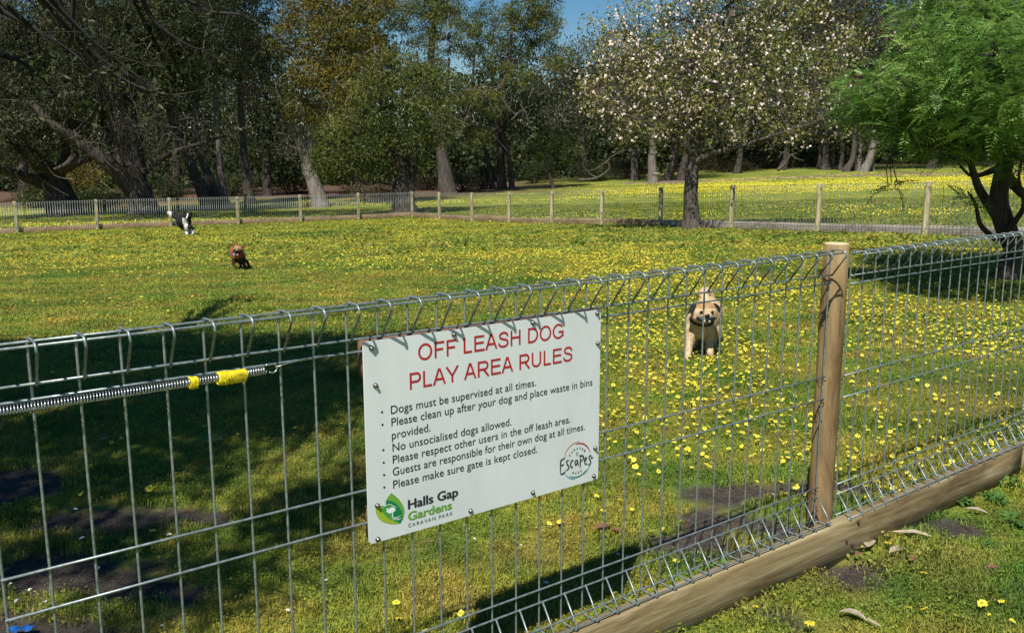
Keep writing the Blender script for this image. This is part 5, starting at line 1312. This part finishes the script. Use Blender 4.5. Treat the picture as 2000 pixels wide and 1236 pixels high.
# ------------------------------------------------------------ dead branches on the far lawn
def dead_branch(lines, D, label, r=.1):
    b = A(lines[0][0][0], lines[0][0][1], D); root = MB()
    for k, ln in enumerate(lines):
        P = [A(x_, y_, D) + (max(.015, r * (1 - j / len(ln)) * (1 if k == 0 else .6)),) for j, (x_, y_) in enumerate(ln)]
        Q = bez(np.array(P), 6); Q[:, :3] -= np.array(b); root.tube(Q[:, :3], Q[:, 3], 6)
    o = root.build('dead_branch', M['bark_grey'], smooth=True, loc=b); return tag(o, label, 'branch')
dead_branch([[(1518, 333), (1532, 322), (1543, 305), (1556, 300)], [(1530, 333), (1538, 318)], [(1543, 305), (1530, 298), (1520, 310)], [(1545, 303), (1555, 310), (1570, 315)]], 70, 'bleached forked dead branch on the far lawn right of the blossom tree', .15)
dead_branch([[(1130, 352), (1165, 348), (1190, 330), (1188, 312), (1220, 292)], [(1190, 312), (1165, 330), (1140, 335)], [(1165, 348), (1150, 338), (1135, 320)]], 62, 'crooked bleached dead branch left of the blossom tree, on the far lawn', .12)
o = MB().tube([A(1275, 341, 60), A(1288, 340, 60)], .12, 6).build('log', M['bark_pale']); tag(o, 'small pale log on the far lawn left of the blossom tree', 'log')
# ------------------------------------------------------------ dogs
def blob(name, prims, voxel, mats, parent, colour, smooth_it=6):
    """one continuous body: overlapping masses fused by a voxel remesh and relaxed"""
    mb = MB()
    for p in prims:
        if p[0] == 'e': mb.ball(p[1], p[2], 16, 10, 0, p[3] if len(p) > 3 else None)
        else:
            Q = bez(np.array([list(a) for a in p[1]]), 5)
            for i in range(len(Q) - 1):
                st = max(1, int(np.linalg.norm(Q[i + 1][:3] - Q[i][:3]) / (Q[i][3] * .45)))
                for k_ in range(st):
                    q = Q[i] + (Q[i + 1] - Q[i]) * k_ / st; mb.ball(q[:3], q[3], 10, 7)
            mb.ball(Q[-1][:3], Q[-1][3], 10, 7)
    me = mb.mesh(name, mats)
    ob = bpy.data.objects.new('tmp', me); C.objects.link(ob)
    r = ob.modifiers.new('r', 'REMESH'); r.mode = 'VOXEL'; r.voxel_size = voxel
    s = ob.modifiers.new('s', 'SMOOTH'); s.factor = .5; s.iterations = smooth_it
    bpy.context.view_layer.update()
    out = bpy.data.meshes.new_from_object(ob.evaluated_get(bpy.context.evaluated_depsgraph_get()))
    bpy.data.objects.remove(ob); out.name = name
    out.materials.clear()
    for m_ in mats: out.materials.append(m_)
    n = len(out.polygons); cc = np.zeros(n * 3); out.polygons.foreach_get('center', cc); cc = cc.reshape(-1, 3)
    out.polygons.foreach_set('material_index', np.array([colour(*c) for c in cc], np.int32)); out.polygons.foreach_set('use_smooth', np.ones(n, bool)); out.update()
    return link(name, out, parent), out
def fur_mat(name, a, b, scale=60):
    m = N(name); nz = m.noise(m.mapped(m.obj(), (1, 1, .5)), scale, 4, .7)
    m.set(m.ramp(nz, [(0.32, a), (0.66, b)]), .85, spec=.2); m.bump(nz, .8, .01); return m.m
F_cream = fur_mat('cream_fur', (.38, .26, .13), (.68, .52, .33)); F_tan = fur_mat('tan_fur', (.26, .15, .07), (.42, .27, .13)); F_grey = fur_mat('grey_muzzle_fur', (.16, .14, .12), (.34, .31, .27))
F_black = fur_mat('black_fur', (.008, .008, .010), (.03, .03, .034)); F_white = fur_mat('white_fur', (.62, .60, .56), (.80, .78, .74)); F_brown = fur_mat('red_brown_fur', (.17, .055, .020), (.34, .125, .045)); F_dk = fur_mat('dark_brown_fur', (.02, .010, .007), (.06, .028, .016))
nose_m = plain('wet_black_nose', (.008, .008, .009), .25, var=.1); eye_m = plain('dark_eye', (.015, .008, .005), .08, var=.1); tongue_m = plain('pink_tongue', (.55, .16, .16), .4); tooth_m = plain('teeth', (.75, .72, .62), .3); collar_m = plain('dark_collar', (.012, .011, .013), .5)
def hairs(me, n, L, mat, parent, rg, pick=None, down=.5):
    """short hairs standing off the coat so that its outline is not smooth"""
    k = len(me.polygons); cc = np.zeros(k * 3); nn = np.zeros(k * 3); mi = np.zeros(k, np.int32)
    me.polygons.foreach_get('center', cc); me.polygons.foreach_get('normal', nn); me.polygons.foreach_get('material_index', mi); cc = cc.reshape(-1, 3); nn = nn.reshape(-1, 3)
    i = rg.integers(0, k, n)
    if pick is not None: i = i[pick(cc[i])]; n = len(i)
    c = cc[i] + rg.normal(0, .003, (n, 3)); d = nn[i] + rg.normal(0, .35, (n, 3)); d[:, 2] -= down; d /= np.linalg.norm(d, axis=1, keepdims=True)
    s = np.cross(d, rg.normal(0, 1, (n, 3))); s /= np.linalg.norm(s, axis=1, keepdims=True); l = (L * rg.uniform(.5, 1.2, n))[:, None]
    V = np.stack([c - s * L * .07, c + s * L * .07, c + d * l], 1).reshape(-1, 3)
    mb = MB(); mb.add(V, np.arange(n)[:, None] * 3 + np.arange(3)[None], mi[i]); return mb.build('fur', list(me.materials), parent)
def dog_cream():
    X0, Y0 = 1.290, 6.02
    d = empty('dog', (X0, Y0, Hs(X0, Y0)), 0, 'small cream dog with dark ears running towards the fence, seen through the wires', 'dog')
    pr = [('e', (0, .06, .215), (.088, .10, .098)), ('e', (.050, .19, .232), (.092, .14, .094)), ('e', (.115, .34, .250), (.096, .11, .102)), ('c', [(0, .02, .25, .075), (0, -.04, .285, .066)]),
          ('e', (0, -.085, .322), (.084, .072, .070)), ('e', (-.052, -.085, .300), (.030, .04, .036)), ('e', (.052, -.085, .300), (.030, .04, .036)), ('e', (-.038, -.105, .296), (.036, .035, .032)), ('e', (.038, -.105, .296), (.036, .035, .032)), ('e', (0, -.138, .302), (.036, .032, .026)), ('e', (0, -.125, .279), (.036, .03, .018)),
          ('c', [(-.052, .03, .19, .048), (-.068, .01, .12, .033), (-.078, -.02, .055, .025), (-.086, -.045, .025, .023), (-.088, -.068, .016, .020)]),
          ('c', [(.055, .04, .18, .046), (.062, .05, .11, .030), (.060, .0, .065, .024), (.058, -.02, .045, .024), (.058, -.03, .036, .022)]),
          ('c', [(.06, .34, .19, .060), (.03, .31, .12, .038), (.03, .37, .06, .022), (.03, .34, .018, .020)]), ('c', [(.15, .35, .19, .060), (.165, .32, .12, .036), (.16, .38, .06, .022), (.16, .35, .018, .020)]),
          ('c', [(.130, .42, .30, .036), (.145, .47, .33, .036), (.125, .46, .365, .038), (.095, .41, .370, .038), (.090, .37, .350, .032)])]
    def col(x, y, z):
        if y < -.125 and z < .312 and abs(x) < .05: return 2
        if y < -.03 and z > .355: return 1
        if y > .30 and z > .34: return 0
        return 0
    body, me = blob('body', pr, .0085, [F_cream, F_tan, F_grey], d, col, 5)
    hairs(me, 9000, .010, None, d, np.random.default_rng(3), pick=lambda c: ~((c[:, 1] < -.08) & (c[:, 2] > .26)))
    for s in (-1, 1):
        ear = MB()
        V = [(s * .052, -.08, .385), (s * .084, -.065, .362), (s * .108, -.11, .318), (s * .082, -.135, .330), (s * .060, -.122, .372), (s * .082, -.10, .370)]
        ear.add(V, [(0, 1, 5), (1, 2, 5), (2, 3, 5), (3, 4, 5), (4, 0, 5)]); ear.add([(x * .97, y_ + .012, z - .004) for x, y_, z in V], [(0, 5, 1), (1, 5, 2), (2, 5, 3), (3, 5, 4), (4, 5, 0)])
        e = ear.build('ear', F_black, d, smooth=True)
        MB().ball((s * .033, -.1510, .334), (.0105, .009, .0095), 10, 8).build('eye', eye_m, d, smooth=True)
        MB().ball((s * .015, -.168, .279), (.0075, .005, .0055), 8, 6).build('tooth', tooth_m, d, smooth=True)
    MB().ball((0, -.170, .315), (.016, .010, .012), 12, 8).build('nose', nose_m, d, smooth=True)
    mth = [(-.056, -.132, .298, .006), (-.034, -.152, .284, .011), (0, -.163, .284, .010), (.034, -.152, .284, .011), (.056, -.132, .298, .006)]
    Q = bez(np.array(mth), 5); MB().tube(Q[:, :3], Q[:, 3], 8).build('mouth', nose_m, d, smooth=True)
    MB().tube([(0, -.168, .305), (0, -.166, .290)], .003, 5).build('lip_line', nose_m, d)
    A_ = np.linspace(0, 2 * PI, 22); MB().tube([(.069 * math.cos(a), -.018 + .072 * math.sin(a), .262 + .028 * math.sin(a)) for a in A_], .0085, 6, cap=False).build('collar', collar_m, d, smooth=True)
    d.scale = (1.10, 1.05, 1.05)
    return d
dog_cream()
def dog_collie():
    D = 24.0; p = A(360, 459, D); X0 = p.x if hasattr(p, 'x') else p[0]
    u = D / 1753.85
    z0 = p[2]; gz = Hs(X0, D)
    d = empty('dog', (X0, D, gz), 0, 'black and white collie dog leaping to the right near the back fence, white-tipped tail out', 'dog')
    def q(px, py, y, r): return ((px - 360) * u, y, z0 - gz + (459 - py) * u * 1.0, r)
    pr = [('c', [q(349, 432, .25, .115), q(354, 433.5, .15, .13), q(360, 434.5, .04, .135), q(365, 434, -.06, .12)]), ('c', [q(367, 431, -.08, .105), q(370, 427, -.15, .08), q(372, 424, -.2, .075)]),
          ('e', q(373.6, 422, -.24, 0)[:3], (.082, .085, .080)), ('e', q(375.2, 425.5, -.33, 0)[:3], (.036, .07, .034)),
          ('c', [q(348, 430, .28, .06), q(341, 429, .32, .055), q(335, 425, .36, .05), q(327.5, 420.5, .38, .042)]),
          ('c', [q(366.5, 438, -.08, .07), q(367.5, 445, -.12, .040), q(365.5, 450.5, -.08, .030), q(368, 455.5, -.14, .030)]), ('c', [q(369, 440, -.12, .06), q(376, 443, -.2, .040), q(381.5, 447.5, -.2, .032), q(378.5, 455.5, -.18, .028)]),
          ('c', [q(350, 438, .22, .105), q(356, 445, .12, .065), q(357, 451, .2, .040), q(359, 456, .12, .032), q(363, 458, .06, .030)]), ('c', [q(353, 440, .28, .09), q(359, 446, .22, .055), q(361, 451, .28, .036), q(365, 456.5, .2, .028)])]
    def col(x, y, z):
        px = 360 + x / u; py = 459 - (z - z0 + gz) / u
        if px < 332.5: return 1
        if py > 450.5 and px < 374: return 1
        if py > 447 and px >= 374: return 1
        if 363.0 < px < 371.5 and 426 < py < 449 and y < -.02 and abs(px - 367) < 4.4: return 1
        if y < -.29 and 374.4 < px < 376.2 and py < 427: return 1
        return 0
    body, me = blob('body', pr, .012, [F_black, F_white], d, col, 3)
    for a, b_, c_ in (((368.2, 420), (368.8, 411.5), (373.0, 418.0)), ((375.2, 418.0), (381.0, 413.0), (379.5, 421.5))):
        V = [q(*a, -.24, 0)[:3], q(*b_, -.25, 0)[:3], q(*c_, -.24, 0)[:3], q((a[0] + b_[0] + c_[0]) / 3, (a[1] + b_[1] + c_[1]) / 3, -.20, 0)[:3]]
        MB().add(V, [(0, 1, 2), (0, 3, 1), (1, 3, 2), (0, 2, 3)]).build('ear', F_black, d)
    MB().ball(q(376.2, 428, -.395, 0)[:3], .018, 8, 6).build('nose', nose_m, d)
    for s in (-1.6, 1.8): MB().ball(q(374.6 + s, 422.6, -.318, 0)[:3], .010, 8, 6).build('eye', eye_m, d)
    hairs(me, 3500, .030, None, d, np.random.default_rng(5))
    d.scale = (1.22, 1.22, 1.08)
dog_collie()
def dog_brown():
    D = 12.35; u = D / 1753.85; p = A(465, 521, D); X0 = p[0]; gz = Hs(X0, D); z0 = p[2]
    F_face = fur_mat('tan_face_fur', (.22, .12, .05), (.38, .24, .12))
    d = empty('dog', (X0, D, gz), 0, 'reddish brown short-haired dog running over the lawn with its tongue out and a blue tag', 'dog')
    def q(px, py, y, r): return ((px - 465) * u, y, (z0 - gz) * 0 + .0 + (521 - py) * u, r)
    pr = [('c', [q(455, 492, .22, .078), q(458, 491, .1, .080), q(464, 492, .0, .083), q(468, 494, -.06, .075)]), ('c', [q(467, 490, -.06, .07), q(471, 485, -.13, .058)]), ('e', q(473.5, 483, -.17, 0)[:3], (.058, .058, .052)), ('e', q(475, 486, -.22, 0)[:3], (.034, .045, .028)),
          ('c', [q(463, 500, -.05, .040), q(461, 507, -.08, .022), q(463, 511, -.1, .016), q(466, 514, -.12, .016)]), ('c', [q(474, 499, -.07, .042), q(479, 507, -.12, .022), q(481, 513, -.1, .017), q(480, 517, -.14, .018)]),
          ('c', [q(457, 498, .2, .060), q(455, 504, .14, .038), q(460, 511, .2, .020), q(464, 518, .12, .017), q(467, 519.5, .08, .017)]), ('c', [q(463, 499, .2, .055), q(470, 506, .1, .032), q(474, 509, .16, .019), q(480, 518, .1, .017)]), ('c', [q(452, 487, .28, .018), q(449, 480, .34, .012), q(450, 476, .38, .008)])]
    def col(x, y, z):
        px = 465 + x / u; py = 521 - z / u
        if y < -.20 and py > 482.5: return 1
        if y < -.17 and py <= 482.5: return 2
        if py > 499: return 1
        return 0
    body, me = blob('body', pr, .010, [F_brown, F_dk, F_face], d, col, 4)
    for s in (-1, 1):
        c = q(473.5 + s * 6.2, 477.5, -.15, 0)[:3]
        MB().add([(c[0] - s * .012, c[1], c[2] - .012), (c[0] + s * .022, c[1], c[2] - .018), (c[0] + s * .012, c[1], c[2] + .028), (c[0] + s * .006, c[1] + .02, c[2])], [(0, 1, 2), (0, 2, 3), (1, 3, 2), (0, 3, 1)]).build('ear', F_brown, d)
        MB().ball(q(474 + s * 2.9, 481.5, -.222, 0)[:3], .0075, 8, 6).build('eye', eye_m, d)
    MB().ball(q(475.3, 484, -.265, 0)[:3], (.014, .010, .011), 8, 6).build('nose', nose_m, d)
    MB().ball(q(475.6, 490.3, -.245, 0)[:3], (.014, .010, .022), 8, 6).build('tongue', tongue_m, d)
    A_ = np.linspace(0, 2 * PI, 18); c = q(468.5, 488, -.10, 0)
    MB().tube([(c[0] + .050 * math.cos(a), c[1] + .045 * math.sin(a) + .02, c[2] + .060 * math.sin(a)) for a in A_], .0075, 5, cap=False).build('collar', plain('salmon_collar', (.55, .16, .10), .5), d)
    MB().ball(q(466.5, 491, -.16, 0)[:3], (.018, .007, .018), 10, 6).build('tag', plain('blue_tag', (.15, .42, .65), .3), d)
    d.scale = (1.16, 1.16, 1.16)
dog_brown()
print('tris', sum(sum(len(p.vertices) - 2 for p in m_.polygons) for m_ in ()) if False else '', 'objects', len(S.objects), 'flowers', len(FLW))
